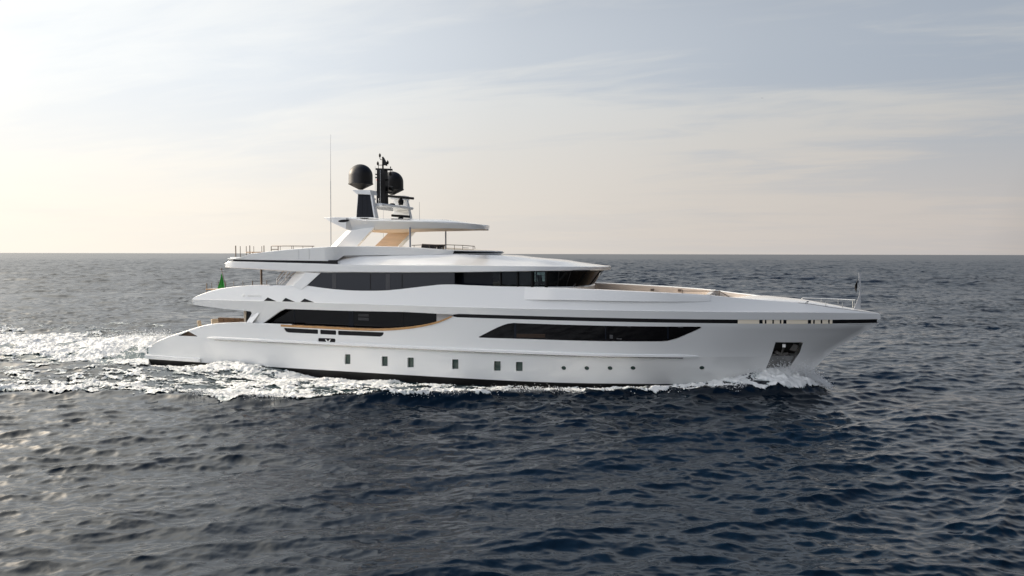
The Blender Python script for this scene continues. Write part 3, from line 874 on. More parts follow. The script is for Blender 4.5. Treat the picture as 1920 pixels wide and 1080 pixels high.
# black shadow groove below the band; cream panels paint the sunlight in mooring openings
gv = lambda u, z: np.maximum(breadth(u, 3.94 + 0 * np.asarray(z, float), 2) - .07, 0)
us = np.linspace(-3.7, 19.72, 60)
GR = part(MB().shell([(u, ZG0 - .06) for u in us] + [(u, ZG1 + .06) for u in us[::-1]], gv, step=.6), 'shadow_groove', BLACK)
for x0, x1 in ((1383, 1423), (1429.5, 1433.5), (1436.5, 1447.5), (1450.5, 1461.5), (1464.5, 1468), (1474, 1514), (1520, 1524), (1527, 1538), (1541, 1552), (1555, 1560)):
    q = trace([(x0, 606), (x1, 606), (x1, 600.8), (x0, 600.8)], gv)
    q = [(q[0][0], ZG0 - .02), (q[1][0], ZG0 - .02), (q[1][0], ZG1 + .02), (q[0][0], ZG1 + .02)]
    panel(q, gv, .045, 'sunlit_opening_panel', CREAM, GR)
# raised bulwark moulding with a rounded aft end
mtop = [p for p in bl if 1.0 <= p[0] <= 11.2]
mbot = trace([(1005, 562.0), (1060, 562.6), (1120, 563.6), (1180, 564.8), (1240, 565.6), (1300, 565.6), (1345, 563.5)], b_face)
bm = crv(mbot)
def b_mould(u, z):
    u = np.asarray(u, float)
    return b_face(u, z) + .17 * np.sqrt(sm(0.7, 2.6, u)) * sm(12.2, 6, u)
def moulding(sd):
    rows = []
    for u in np.linspace(0.72, 11.0, 60):
        zt_ = float(np.interp(u, [p[0] for p in bl], [p[1] for p in bl]))
        z0_ = min(float(bm(u)), zt_ - .02)
        vi = float(b_face(u, z0_))
        rows.append([(u, -sd * (vi - .01), z0_)] + [(u, -sd * float(b_mould(u, z)), z) for z in (z0_ + .005, z0_ + (zt_ - z0_) * .5, zt_ - .01)] + [(u, -sd * (float(b_mould(u, zt_)) - .03), zt_ + .022), (u, -sd * (float(b_face(u, zt_)) - .05), zt_ + .022)])
    return MB().grid(rows)
pair(moulding, 'bulwark_moulding', PAINT, UDK)
# foredeck: breakwater and the crowned nose deck
fz = crv([(p[0], p[1]) for p in bl if p[0] > 8] + [(19.85, bl[-1][1])])
nd = MB()
rows = []
for u in np.linspace(10.7, 19.78, 40):
    zt_ = float(fz(u))
    drop = .40 * sm(14.2, 11.0, u)
    v = max(float(b_face(u, zt_)) - .05, .01)
    rows.append([(u, -v * math.cos(t), zt_ - drop + .02 + .10 * math.sin(t) * sm(19.8, 17, u)) for t in np.linspace(0, math.pi, 13)])
nd.grid(rows)
part(nd, 'foredeck', PAINT)
zt_ = float(fz(10.6))
vv_ = float(b_face(10.6, zt_)) - .1
bw = MB().add([(10.4, -vv_, 4.6), (10.75, -vv_, zt_ + .02), (10.95, -vv_, zt_ + .02), (10.95, -vv_, 4.6), (10.4, vv_, 4.6), (10.75, vv_, zt_ + .02), (10.95, vv_, zt_ + .02), (10.95, vv_, 4.6)],
              [(0, 1, 5, 4), (1, 2, 6, 5), (2, 3, 7, 6)])
part(bw, 'breakwater', PAINT)
# --- upper deck house: flush side window aft, recessed wheelhouse windows forward
hv = lambda u, z: 4.40 - 0.0 * u + 0.03 * (6.0 - z)
flush = smooth_line(trace([(575, 535.4), (580, 536.3), (605, 539.8), (630, 542.6), (665, 544.8), (699, 545.2), (722, 544.6), (748, 542.4), (773, 539.5), (798, 536.6), (820, 534.4), (838, 533.4)], hv), 3)
ftop = trace([(852, 533.2), (852, 509), (720, 509.5), (601, 511.5)], hv)
def house_side(sd):
    return MB().shell(flush + ftop, hv, off=-.02, rim=.3, sides=(sd,))
UW = pair(house_side, 'upper_deck_window', NAVYGLASS)[0]
for x0, x1, mt in ((622.5, 630, 1), (693.5, 695, 0), (723, 731, 1), (753, 754.5, 0)):
    u0, u1 = pix(x0, 525, 4.4)[0], pix(x1, 525, 4.4)[0]
    zb = float(np.interp((u0 + u1) / 2, [p[0] for p in flush], [p[1] for p in flush])) + .06
    panel([(u0, zb), (u1, zb), (u1, 6.36), (u0, 6.36)], hv, -.012, 'window_curtain' if mt else 'window_mullion', SCR if mt else BLACK, UW)
# raked white wing aft of it
wing = trace([(558.5, 510.5), (600.5, 512.5), (575.5, 535.3), (565.5, 543), (549, 536.4), (531.5, 531.5)], hv)
def wing_mb(sd):
    w0 = trace([(576, 511), (600.5, 512.5), (575.5, 535.3), (565.5, 543), (549, 536.6)], hv)
    mb = MB().shell(w0[::-1], hv, off=.03, rim=.5, sides=(sd,))
    a, b = w0[0], w0[4]
    c, d = trace([(531.5, 532.5)], lambda u, z: 3.9)[0], trace([(556, 510.5)], lambda u, z: 3.9)[0]
    v = float(hv(a[0], a[1])) + .03
    mb.add([(a[0], -sd * v, a[1]), (b[0], -sd * v, b[1]), (c[0], -sd * 3.85, c[1] - .2), (d[0], -sd * 3.85, d[1] + .1)], [(0, 1, 2, 3)])
    return mb
pair(wing_mb, 'house_wing', PAINT)

# wheelhouse: glazed ring with raked front, solid ledge below
def ring(n=46):
    """plan curve of the wheelhouse (starboard, aft to centre front): length, half-breadth, outward rake"""
    out = [(u, 3.62, 0.10) for u in np.linspace(-5.2, 0.6, 12)]
    for t in np.linspace(0, math.pi / 2, n)[1:]:
        c, s = math.cos(t), math.sin(t)
        out.append((0.6 + 2.95 * s ** 0.80, 3.62 * c ** 0.62 if c > 1e-9 else 0.0, 0.10 + 0.62 * sm(.35, .95, s)))
    return out
RG = ring()
ZW0, ZW1 = 5.66, 6.62
def ring_pts(z, inset=0.0):
    f = (z - ZW0) / (ZW1 - ZW0)
    pts = []
    for i, (u, v, rk) in enumerate(RG):
        a, b = RG[max(i - 1, 0)], RG[min(i + 1, len(RG) - 1)]
        t = np.array([b[0] - a[0], b[1] - a[1]])
        t /= np.linalg.norm(t)
        nx, nv = -t[1], t[0]
        if i == len(RG) - 1:
            nx, nv = 1.0, 0.0
        pts.append((u + nx * (rk * f - inset), max(v + nv * (rk * f * .5 - inset), 0), z))
    return [(u, -v, z) for u, v, z in pts] + [(u, v, z) for u, v, z in pts[-2::-1]]
TINT = bpy.data.materials.new('tinted_wheelhouse_glass')
TINT.use_nodes = True
t = NT(TINT.node_tree)
TINT.node_tree.nodes.remove(TINT.node_tree.nodes['Principled BSDF'])
fr = t.n('ShaderNodeFresnel', {'IOR': 1.5}).outputs[0]
tr_ = t.n('ShaderNodeBsdfTransparent', {0: (0.56, 0.66, 0.64, 1)}).outputs[0]
gl = t.n('ShaderNodeBsdfGlossy', {0: (0.8, 0.85, 0.95, 1), 1: 0.02}).outputs[0]
mx = t.n('ShaderNodeMixShader', {0: fr, 1: tr_, 2: gl}).outputs[0]
t.t.links.new(mx, t.t.nodes['Material Output'].inputs[0])
lo, hi_ = ring_pts(ZW0 + .02), ring_pts(ZW1 + .03)
nrg = len(lo)
i_fwd, i_ws = 7, 20
for sl in (slice(i_fwd, i_ws + 1), slice(nrg - i_ws - 1, nrg - i_fwd)):
    part(MB().grid([lo[sl], hi_[sl]]), 'wheelhouse_side_glass', TINT)
WS = material('dark_windshield_glass', (0.005, 0.0055, 0.006), 0.03, spec=0.12)
GLZ = part(MB().grid([lo[i_ws:nrg - i_ws], hi_[i_ws:nrg - i_ws]]), 'windshield', WS)
for sl in (slice(0, i_fwd + 1), slice(nrg - i_fwd - 1, nrg)):
    part(MB().grid([lo[sl], hi_[sl]]), 'side_window', NAVYGLASS)
led = MB()
led.grid([[(p[0], p[1], 4.55) for p in ring_pts(ZW0, -.10)], [(p[0], p[1], ZW0 - .03) for p in ring_pts(ZW0, -.10)], [(p[0], p[1], ZW0 + .03) for p in ring_pts(ZW0, -.06)], [(p[0], p[1], ZW0 + .035) for p in ring_pts(ZW0, .12)]])
part(led, 'wheelhouse_base', PAINT)
fr_top = MB().grid([ring_pts(ZW1 - .06, -.012), ring_pts(ZW1 + .04, -.012)])
part(fr_top, 'window_head', BLACK, GLZ)
# mullions
lo2, hi2 = ring_pts(ZW0, -.015), ring_pts(ZW1, -.015)
for k, w in ((8, .10), (10, .14), (13, .20), (i_ws, .20), (27, .05), (33, .05), (42, .05), (nrg // 2, .05)):
    for kk in {k, nrg - 1 - k}:
        a, b = Vector(lo2[kk]), Vector(hi2[kk])
        part(MB().tube([a, b], w / 2 + .01, 6), 'window_mullion', BLACK, GLZ)
# inside the wheelhouse: bulkhead, floor, ceiling, dash console, pillars
IN = material('dark_wheelhouse_interior', (0.02, 0.019, 0.018), 0.6)
im = MB()
im.box((-1.1, 0, 5.95), (.1, 7.0, 1.5))
im.grid([[(p[0], p[1], 5.45) for p in lo[6:nrg - 6]], [(p[0] * .3, 0, 5.45) for p in lo[6:nrg - 6]]])
im.grid([[(p[0] - .02, p[1] * .99, 6.60) for p in hi_[6:nrg - 6]], [(p[0] * .3, 0, 6.60) for p in hi_[6:nrg - 6]]])
part(im, 'wheelhouse_interior', IN)
ds = MB()
ds.prism([(1.9, 5.4), (3.1, 5.4), (3.3, 5.86), (2.6, 5.98), (1.9, 5.78)], -2.6, 2.6)
part(ds, 'helm_console', IN)
for v in (1.2, -1.2):
    hc = MB()
    hc.box((0.95, -v, 5.55), (.5, .55, .3)).prism([(.65, 5.6), (.85, 5.6), (.72, 6.3), (.58, 6.3)], v - .26, v + .26)
    part(hc, 'helm_chair', DARKSEAT)

# --- sun deck slab over the upper deck
fas = crv([(-20.4, 4.0), (-19.6, 4.22), (-16, 4.40), (-4, 4.46), (-1, 4.42), (0.4, 4.28), (1.6, 3.98), (2.6, 3.55)])
nose = [(2.6, 3.55), (3.3, 3.05), (3.9, 2.42), (4.35, 1.75), (4.66, 1.05), (4.80, .5), (4.85, 0)]
fv = lambda u, z: fas(u)
fz1 = trace([(423.5, 493.6), (430, 490.2), (450, 490.6), (600, 494.6), (673, 496.6), (760, 497.2), (855, 497.4), (953, 498.6), (1050, 499.8)], fv)
fz0 = trace([(423.5, 501.9), (480, 505), (530, 508.2), (580, 509.8), (680, 510.8), (840, 510.8), (973, 509), (1050, 508)], fv)
zt1, zt0 = crv(fz1 + [(4.85, pix(1141, 500, 0)[1])]), crv(fz0 + [(4.85, pix(1136, 506, 0)[1])])
crs = [(-12, 3.55, 7.42), (-9, 3.5, 7.44)]
for x, y, v in ((740, 478.2, 3.45), (802, 477.8, 3.4), (860, 476.6, 3.25), (925, 479, 2.75), (985, 488, 3.0)):
    u, z = pix(x, y, v)
    crs.append((u, v, z))
cu = [c[0] for c in crs]
plan = [(u, float(fas(u))) for u in np.concatenate([np.linspace(-20.4, -19.4, 6), np.linspace(-19, 2.5, 50)])] + nose
cxn = [(925, 478), (955, 479), (987, 481.2), (1057, 488), (1107, 494.6), (1139, 499)]
cz_ = crv([(-12, 7.46)] + [pix(x, y, 0) for x, y in cxn])
SL = MB()
rows = []
for i, (u, v) in enumerate(plan):
    z1, z0 = float(zt1(u)), float(zt0(u))
    k = max(0, len(plan) - 1 - i)
    led_w = min(.24, v * .3)
    f = sm(1.0, 3.3, u)
    cvv = float(np.interp(u, cu, [c[1] for c in crs])) if u < 1.0 else 3.0
    cvv = cvv * (1 - f) + f * v * .72
    czz = float(np.interp(u, cu, [c[2] for c in crs]))
    czz = czz * (1 - f) + f * (z1 + .035)
    if u < -12:
        cvv, czz = v - .5, z1 + .05
    cvv = min(cvv, v - led_w)
    ctr = float(cz_(u)) if u > -12 else z1 + .06
    top = [(u, -max(v - .01, 0), z1), (u, -max(v - led_w, 0), z1 + .03)]
    rows.append([(u, 0, z0 + .12), (u, -v * .9, z0 + .05), (u, -v * .985, z0), (u, -v, z0 + .03), (u, -v, z1 - .02)] + top + [(u, -cvv, czz), (u, -cvv * .5, czz + (ctr - czz) * .75), (u, 0, ctr)])
full = [r + [(p[0], -p[1], p[2]) for p in r[-2::-1]] for r in rows]
SL.grid(full)
SL.add(full[0], [tuple(range(len(full[0])))])
part(SL, 'sun_deck_slab', PAINT, sharp=24)

# sun deck coaming: high bulwark aft, lower coaming round the wheelhouse roof
cb = crv([(-20.2, 4.0), (-19.4, 4.18), (-16, 4.36), (-12.6, 4.36), (-11.4, 3.95), (-10.2, 3.62), (-7, 3.48), (-5.2, 3.3)])
cv = lambda u, z: cb(u)
ct = trace([(440.5, 484.6), (450, 482.6), (470, 475.9), (492.5, 472.8), (530, 468.6), (580, 464.6), (617.5, 462.4), (640, 461.8), (680, 461.6), (740, 462.2), (776, 463.8), (823, 467.2)], cv)
cbm = trace([(440.5, 486.2), (470, 487), (560, 488.4), (627.5, 489.4), (629, 489), (644, 479), (690, 478.6), (740, 478.3), (802, 477.8)], cv)
cbm = [cbm[0]] + [b for a, b in zip(cbm, cbm[1:]) if b[0] > a[0] + .02]
nzc = [(-5.2, 3.3), (-4.2, 3.0), (-3.4, 2.5), (-2.85, 1.9), (-2.62, 1.3), (-2.54, .7), (-2.5, 0)]
ct += [(-3.9, pix(867, 469.6, 2.9)[1]), (-2.38, pix(934.5, 470.9, 0)[1])]
cbm += [(-3.9, pix(862, 475.9, 3.0)[1]), (-2.38, pix(931, 475.6, 0)[1])]
czt, czb = (lambda u: float(np.interp(u, [p[0] for p in ct], [p[1] for p in ct]))), (lambda u: float(np.interp(u, [p[0] for p in cbm], [p[1] for p in cbm])))
us = sorted(set(list(np.linspace(-20.2, -12.6, 22)) + list(np.linspace(-12.6, -10, 26)) + list(np.linspace(-10, -5.2, 12))))
cplan = [(u, float(cb(u))) for u in us] + nzc[1:]
CO = MB()
rows = []
for u, v in cplan:
    zt_, zb_ = czt(u), czb(u)
    fw = sm(-5.4, -4.0, u)
    w = .20
    rows.append([(u - .0, -max(v - .12, 0), zb_ - .02), (u, -v, zb_), (u + .02 * fw, -v - (.06 if u < -12 else .10), zt_ - .03), (u, -v + .02 - (.0 if u < -12 else .08), zt_), (u, -max(v - w, 0), zt_ + .01), (u, -max(v - w - .03, 0), zt_ - .05), (u, -max(v - w - .04, 0), 7.35)])
full = [r for r in rows] + [[(p[0], -p[1], p[2]) for p in r] for r in rows[-2::-1]]
CO.grid(full)
COA = part(CO, 'sun_deck_coaming', PAINT, sharp=28)
# dark visor window in the nose of the coaming
vis = []
for u, v in [(-4.35, 3.06)] + nzc[2:]:
    zt_, zb_ = czt(u), czb(u)
    k_ = .05 if v > .01 else 0
    vis.append([(u + .05, -v - k_, zb_ + .03), (u + .10, -v - (.135 if v > .01 else 0), zt_ - .055)])
vis[0][1] = (vis[0][1][0] + .1, vis[0][1][1], vis[0][1][2])
full = vis + [[(p[0], -p[1], p[2]) for p in r] for r in vis[-2::-1]]
part(MB().grid(full), 'visor_window', GLASS, COA)
# black shadow gap under the aft bulwark and the sun deck floor
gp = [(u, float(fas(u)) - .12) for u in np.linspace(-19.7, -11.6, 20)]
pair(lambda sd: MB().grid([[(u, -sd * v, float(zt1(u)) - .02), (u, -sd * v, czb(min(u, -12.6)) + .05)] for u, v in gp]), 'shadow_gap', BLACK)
part(MB().grid([[(u, -float(cb(u)) + .1, 7.36 if u > -12.4 else 7.12), (u, float(cb(u)) - .1, 7.36 if u > -12.4 else 7.12)] for u in np.linspace(-20.1, -5.3, 24)]), 'sun_deck_floor', TEAK)
for x in (560.5, 580):
    u = pix(x, 475, 4.36)[0]
    pts = [(u + .05 * (z - 7.3), -(float(cb(u)) + .008 + .055 * (z - czb(u)) / max(czt(u) - czb(u), .1)), z) for z in np.linspace(czb(u) + .08, czt(u) - .05, 5)]
    part(MB().tube(pts, .008, 4), 'panel_seam', GREYPAINT, COA)

# --- hardtop on its raked arch
hb = crv([(-13.45, 3.02), (-12.6, 3.14), (-10, 3.16), (-6.5, 3.06), (-5.4, 2.9), (-4.6, 2.66)])
hvf = lambda u, z: hb(u)
h1 = trace([(607.7, 408.2), (629.5, 406.9), (650, 407.6), (663, 408.9), (675, 411.3), (700, 412.2), (738.5, 412.9), (780, 413.6), (817.8, 414.8), (860, 417.2), (885, 419.2)], hvf)
h0 = trace([(607.7, 408.4), (619.6, 415.9), (638, 424.5), (656, 433.2), (675, 432), (694.7, 430.4), (740, 429), (790, 428.2), (844, 427.6), (875, 428.3)], hvf)
h1 += [(-3.42, pix(908, 424.6, 0)[1])]
h0 += [(-3.42, pix(906, 429.6, 0)[1])]
iz = lambda P: (lambda u: float(np.interp(u, [p[0] for p in P], [p[1] for p in P])))
hz1, hz0 = iz(h1), iz(h0)
hplan = [(u, float(hb(u))) for u in np.concatenate([np.linspace(-13.45, -10.5, 16), np.linspace(-10.2, -4.6, 18)])] + [(-4.2, 2.42), (-3.85, 2.05), (-3.6, 1.55), (-3.44, .9), (-3.38, 0)]
HT = MB()
UN = MB()
rt, ru = [], []
for u, v in hplan:
    a, b = hz1(u), hz0(u)
    ctr = a + .16 * sm(-3.4, -5.5, u)
    inner = 9.16 - .02 * (u + 8) if u > -11.3 else None
    bi = b + .02
    back = u < -11.6
    v_in = max(v - .55, 0)
    if back:
        # wing tips: thin towards the inner side, joined to the roof plate
        rt.append([(u, -v, b), (u, -v, a - .02), (u, -v + .02, a), (u, -v_in, a), (u, 0, a)])
        ru.append([(u, -v, b), (u, -v_in, max(b, a - .35)), (u, 0, max(b, a - .35))])
    else:
        rt.append([(u, -v * .87, b), (u, -v, a - .06), (u, -max(v - .03, 0), a), (u, -v * .6, ctr), (u, 0, ctr)])
        ru.append([(u, -v * .87, b), (u, -v * .8, b - .01), (u, 0, b - .01)])
def both(rows):
    return [r + [(p[0], -p[1], p[2]) for p in r[-2::-1]] for r in rows]
HTO = part(HT.grid(both(rt)).add([p for p in both(rt)[0]], [tuple(range(len(both(rt)[0])))]), 'hardtop', PAINT, sharp=26)
part(UN.grid(both(ru)), 'hardtop_underside', TANFACE, HTO)
iu, izz = pix(644.4, 414.2, 3.14)
ov = [(iu + .40 * math.cos(t), izz + .085 * math.sin(t) + .02 * math.cos(t)) for t in np.linspace(0, 2 * np.pi, 28, endpoint=False)]
pair(lambda sd: MB().shell(ov, hvf, off=.008, rim=.03, step=.2, sides=(sd,)), 'air_intake', BLACK, HTO)
so = trace([(886, 420.4), (888.5, 420.6), (888, 427.6), (885.6, 427.4)], lambda u, z: 2.8)
leg_out = trace([(660, 431.5), (702, 426), (668, 463), (650, 470.5), (628, 465)], lambda u, z: 3.12)
leg_in = trace([(651, 432.5), (702, 426), (668, 463), (650, 470.5), (620.5, 463.5)], lambda u, z: 2.9)
def leg(sd):
    mb = MB()
    n = len(leg_out)
    ring_ = lambda P, v: [(u, -sd * v, z) for u, z in P]
    vs = ring_(leg_out, 3.15) + ring_(leg_in, 2.95) + ring_(leg_in, 2.68)
    fs = [tuple(range(n))]
    for k in (0, n):
        fs += [(k + i, k + (i + 1) % n, k + n + (i + 1) % n, k + n + i) for i in range(n)]
    return mb.add(vs, fs)
def leg_inner_face(sd):
    P = leg_in
    return MB().add([(u, -sd * 2.674, z) for u, z in P], [tuple(range(len(P)))])
for sd in (1, -1):
    L_ = part(leg(sd), 'arch_leg', PAINT, sharp=20)
    part(leg_inner_face(sd), 'leg_inner_face', TANFACE, L_)
pu = pix(769, 462, 2.85)[0]
part(MB().tube([(pu, -2.85, 7.6), (pu, -2.85, 9.25)], .055, 12), 'support_post', BLUEPOLE)
part(MB().tube([(pu - .05, 2.85, 7.6), (pu - .05, 2.85, 9.3)], .055, 12), 'support_post', BLUEPOLE)
# --- domes, mast, funnels, radars, antennas
def funnel(sd):
    o = trace([(667.8, 408.6), (703.5, 408.6), (695, 364), (669, 363)], lambda u, z: 2.75)
    i = [(u + (.0 if k > 1 else .0), z) for k, (u, z) in enumerate(o)]
    mb = MB()
    sl = .12
    vs = [(u, -sd * (2.75 - sl * (z - 9.8) / 1.6), z) for u, z in o] + [(u, -sd * (2.28 + .5 * sl * (z - 9.8) / 1.6), z) for u, z in o]
    mb.add(vs, [(0, 1, 2, 3), (7, 6, 5, 4)] + [(k, (k + 1) % 4, 4 + (k + 1) % 4, 4 + k) for k in range(4)])
    c = trace([(661.5, 356.3), (694.8, 356.5), (696.5, 365), (669.5, 363.6)], lambda u, z: 2.7)
    mb.prism(c, 1.95 * sd, 2.78 * sd)
    return mb
for sd in (1, -1):
    FN = part(funnel(sd), 'funnel', PAINT)
    o = trace([(668.3, 407.3), (700.6, 407.3), (692.3, 365.2), (670, 364)], lambda u, z: 2.75)
    pm = MB()
    pv = lambda z: 2.75 - .12 * (z - 9.8) / 1.6 + .012
    pm.add([(u, -sd * pv(z), z) for u, z in o] + [(u, -sd * (pv(z) - .05), z) for u, z in o], [(0, 1, 2, 3)] + [(k, (k + 1) % 4, 4 + (k + 1) % 4, 4 + k) for k in range(4)])
    part(pm, 'louvre_panel', NAVY, FN)
    for f in (.34, .67):
        a = np.array(o[0]) * (1 - f) + np.array(o[1]) * f
        b = np.array(o[3]) * (1 - f) + np.array(o[2]) * f
        part(MB().tube([(a[0], -sd * (pv(a[1]) + .004), a[1]), (b[0], -sd * (pv(b[1]) + .004), b[1])], .009, 4), 'louvre_rib', BLACK, FN)
du_, dzc = pix(676.4, 345, 2.2)
dtop = pix(676.4, 308, 2.2)[1]
dr_ = abs(pix(696.2, 345, 2.2)[0] - pix(656.7, 345, 2.2)[0]) / 2
dbot = pix(676, 355.5, 2.2)[1]
H_ = dtop - dzc
prof = [(0, dbot - dzc - .02), (.17, dbot - dzc), (.17, dbot - dzc + .02), (dr_ * 1.04, -.02), (dr_ * 1.04, .03), (dr_ * 1.0, .05), (dr_ * .995, H_ * .42)]
for t in np.linspace(0.08, math.pi / 2, 12):
    prof.append((dr_ * .995 * math.cos(t), H_ * .42 + H_ * .58 * math.sin(t)))
for v in (2.2, -2.2):
    part(MB().lathe(prof, (du_, -v, dzc), 40), 'radome', DOME, label='charcoal satellite dome on a white funnel')
# transverse bridge between the funnels, carrying the mast
zb1 = pix(728, 385.5, 0)[1]
br = MB()
bu0, bu1 = -11.35, -9.55
sec = [(bu0, zb1 - .10), (bu0 + .1, zb1), (bu1 - .05, zb1), (bu1, zb1 - .06), (bu1 - .05, zb1 - .16), (bu0 + .5, zb1 - .28)]
br.prism(sec, -2.3, 2.3)
part(br, 'mast_bridge', PAINT)
mu0, mu1 = pix(709, 350, 0)[0], pix(724.8, 350, 0)[0]
muc, mh = (mu0 + mu1) / 2, (mu1 - mu0) / 2
mzt = pix(717, 317.5, 0)[1]
mm = MB()
mm.prism([(muc - mh * 1.05, zb1 - .05), (muc + mh * 1.05, zb1 - .05), (muc + mh * .92, mzt), (muc - mh * .92, mzt)], -.22, .22)
MST = part(mm, 'mast', BLACK)
part(MB().box((muc - .02, -.235, (zb1 + mzt) / 2), (.035, .03, mzt - zb1 - .1)), 'mast_track', GREYPAINT, MST)
pz = pix(718, 294, 0)[1]
mp = MB().tube([(muc + .05, 0, mzt), (muc + .05, 0, pz)], .06, 10)
mp.prism([(muc + .1, pz - .05), (muc + .33, pz - .45), (muc + .33, pz - .62), (muc + .15, pz - .55)], -.1, .1)
part(mp, 'mast_pole', BLACK, MST)
def bar_px(x0, x1, y, th, depth, v=0.0, y1=None):
    a, b = pix(x0, y, v), pix(x1, y if y1 is None else y1, v)
    mb = MB()
    mb.prism([(a[0], a[1] - th / 2), (b[0], b[1] - th / 2), (b[0], b[1] + th / 2), (a[0], a[1] + th / 2)], v - depth, v + depth)
    return mb
part(bar_px(705.6, 735, 317.2, .12, .10, y1=318.2), 'crosstree', BLACK, MST)
part(bar_px(700, 737, 360.2, .09, .16, y1=361.2), 'crosstree', BLACK, MST)
def lamp(x, y, v, r=.07, h=.16):
    u, z = pix(x, y, v)
    return MB().lathe([(0, -h), (r * .7, -h), (r, -h * .4), (r, .02), (r * .55, h * .4), (0, h)], (u, -v, z), 10)
def jtube(px, v=0.0, r=.022):
    return MB().tube([(pix(x, y, v)[0], -v, pix(x, y, v)[1]) for x, y in px], r, 6)
for px, lp in (([(717, 299.5), (713.5, 299.3), (712.3, 297), (712.2, 292.5)], (712.2, 290.5)), ([(717, 309.6), (709.5, 309.5), (708.5, 307.6)], (708.4, 305.6)), ([(719, 309.6), (724.5, 309.5), (726.5, 307.5), (726.8, 305.5)], (726.9, 303.8)), ([(732.3, 317), (732.3, 313.4)], (732.3, 313.2))):
    part(jtube(px), 'lamp_bracket', BLACK, MST)
    part(lamp(*lp, 0, .075 if lp[1] != 313.2 else .04, .15 if lp[1] != 313.2 else .06), 'navigation_lamp', BLACK, MST)
part(jtube([(709.5, 310), (709.5, 317)]), 'lamp_bracket', BLACK, MST)
part(jtube([(732.2, 318), (732.2, 322)], r=.015), 'shape_halyard', BLACK, MST)
u, z = pix(732.2, 326, 0)
part(MB().lathe([(0, -.16), (.10, -.05), (.085, .04), (0, .17)], (u, 0, z), 8), 'signal_shape', BLACK, MST)
u, z = pix(707.4, 337.3, 0)
part(MB().lathe([(0, -.09), (.06, -.06), (.06, .06), (0, .09)], (u, 0, z), 10), 'red_lamp', RED, MST)
for x, y in ((705.5, 333), (706, 327), (726.3, 337.4)):
    u, z = pix(x, y, 0)
    part(MB().box((u + (.08 if x < 720 else -.05), 0, z), (.26, .14, .07)), 'lamp_bracket', BLACK, MST)
u, z = pix(733.5, 353.5, -.4)
sl_ = MB().tube([(u - .12, .4, z + .02), (u + .13, .4, z - .03)], .17, 14)
part(sl_, 'searchlight', BLACK, MST)
part(jtube([(703.6, 360), (703.4, 312)], r=.010), 'wire_aerial', GREYPAINT, MST)
# deck lamps and horns beside the mast foot
for x, y in ((702, 373.5), (701, 379), (710, 374)):
    u, z = pix(x, y, .6)
    hm = MB()
    hm.tube([(u, -.6, z), (u + .06, -.6, z)], .07, 10).tube([(u + .02, -.6, z), (u + .02, -.6, zb1 - .04)], .02, 6)
    part(hm, 'air_horn', STEEL)
def radar(x0, x1, y0, y1, xc, yb, v, name, body):
    a, b = pix(x0, y0, v), pix(x1, y1, v)
    c = pix(xc, yb, v)
    cz2 = pix(xc, (y0 + y1) / 2, v)[1]
    rd = MB()
    hgt = cz2 - c[1]
    rd.lathe([(0, 0), (.16, 0), (.16, hgt * .18), (body, hgt * .3), (body * 1.05, hgt * .55), (body * .7, hgt * .72), (.10, hgt * .85), (.10, hgt), (0, hgt)], (c[0], -v, c[1]), 16)
    p = part(rd, name, BLACK)
    L = (b[0] - a[0])
    sb = MB()
    sb.tube([(c[0] - L / 2, -v, a[1]), (c[0] + L / 2, -v, b[1])], .085, 8)
    part(sb, 'scanner_bar', BLACK, p)
radar(726, 774, 367.5, 372.2, 751.5, 384.4, -1.45, 'radar', .19)
radar(734.5, 768, 404, 406.4, 751.3, 412.4, 0.2, 'radar', .18)
wpx = pix(620.5, 462, 3.6)
part(MB().tube([(wpx[0], -3.6, wpx[1] - .3), (wpx[0] + .02, -3.6, pix(621, 340, 3.6)[1])], .028, 8, .020).tube([(wpx[0] + .02, -3.6, pix(621, 340, 3.6)[1]), (wpx[0] + .05, -3.6, pix(622, 252, 3.6)[1])], .014, 6, .006), 'whip_aerial', GREYPAINT)
a, b = pix(786.8, 414, -2.4), pix(786.4, 378.5, -2.4)
part(MB().tube([(a[0], 2.4, a[1]), (b[0], 2.4, b[1])], .014, 6, .008), 'whip_aerial', GREYPAINT)
a, b = pix(719, 462, -3.9), pix(719, 430, -3.9)
part(MB().tube([(a[0], 3.9, a[1] - .2), (b[0], 3.9, b[1] + 1.9)], .012, 6, .008), 'whip_aerial', GREYPAINT)
u, z = pix(735.5, 383.2, -.6)
part(MB().lathe([(0, -.05), (.2, -.04), (.2, .02), (.12, .07), (0, .08)], (u, .6, z), 14), 'antenna_puck', BLACK)

# --- rails and posts
def post(x, y0, y1, v, r=.028, mat=BROWNSTEEL, name='guard_post', par=None):
    u0, z0 = pix(x, y0, v)
    u1, z1 = pix(x, y1, v)
    part(MB().tube([(u0, -v, z0), (u0, -v, z1)], r, 8), name, mat, par)
def v_at(x, u, y=480):
    """lateral place of a point at length u seen in photograph column x"""
    lo, hi = -5.0, 5.0
    for _ in range(40):
        m = (lo + hi) / 2
        if pix(x, y, m)[0] > u:
            lo = m
        else:
            hi = m
    return m
def side_rail(pts, r, name, mat=BROWNSTEEL, par=None):
    return part(MB().tube(pts, r, 8), name, mat, par)
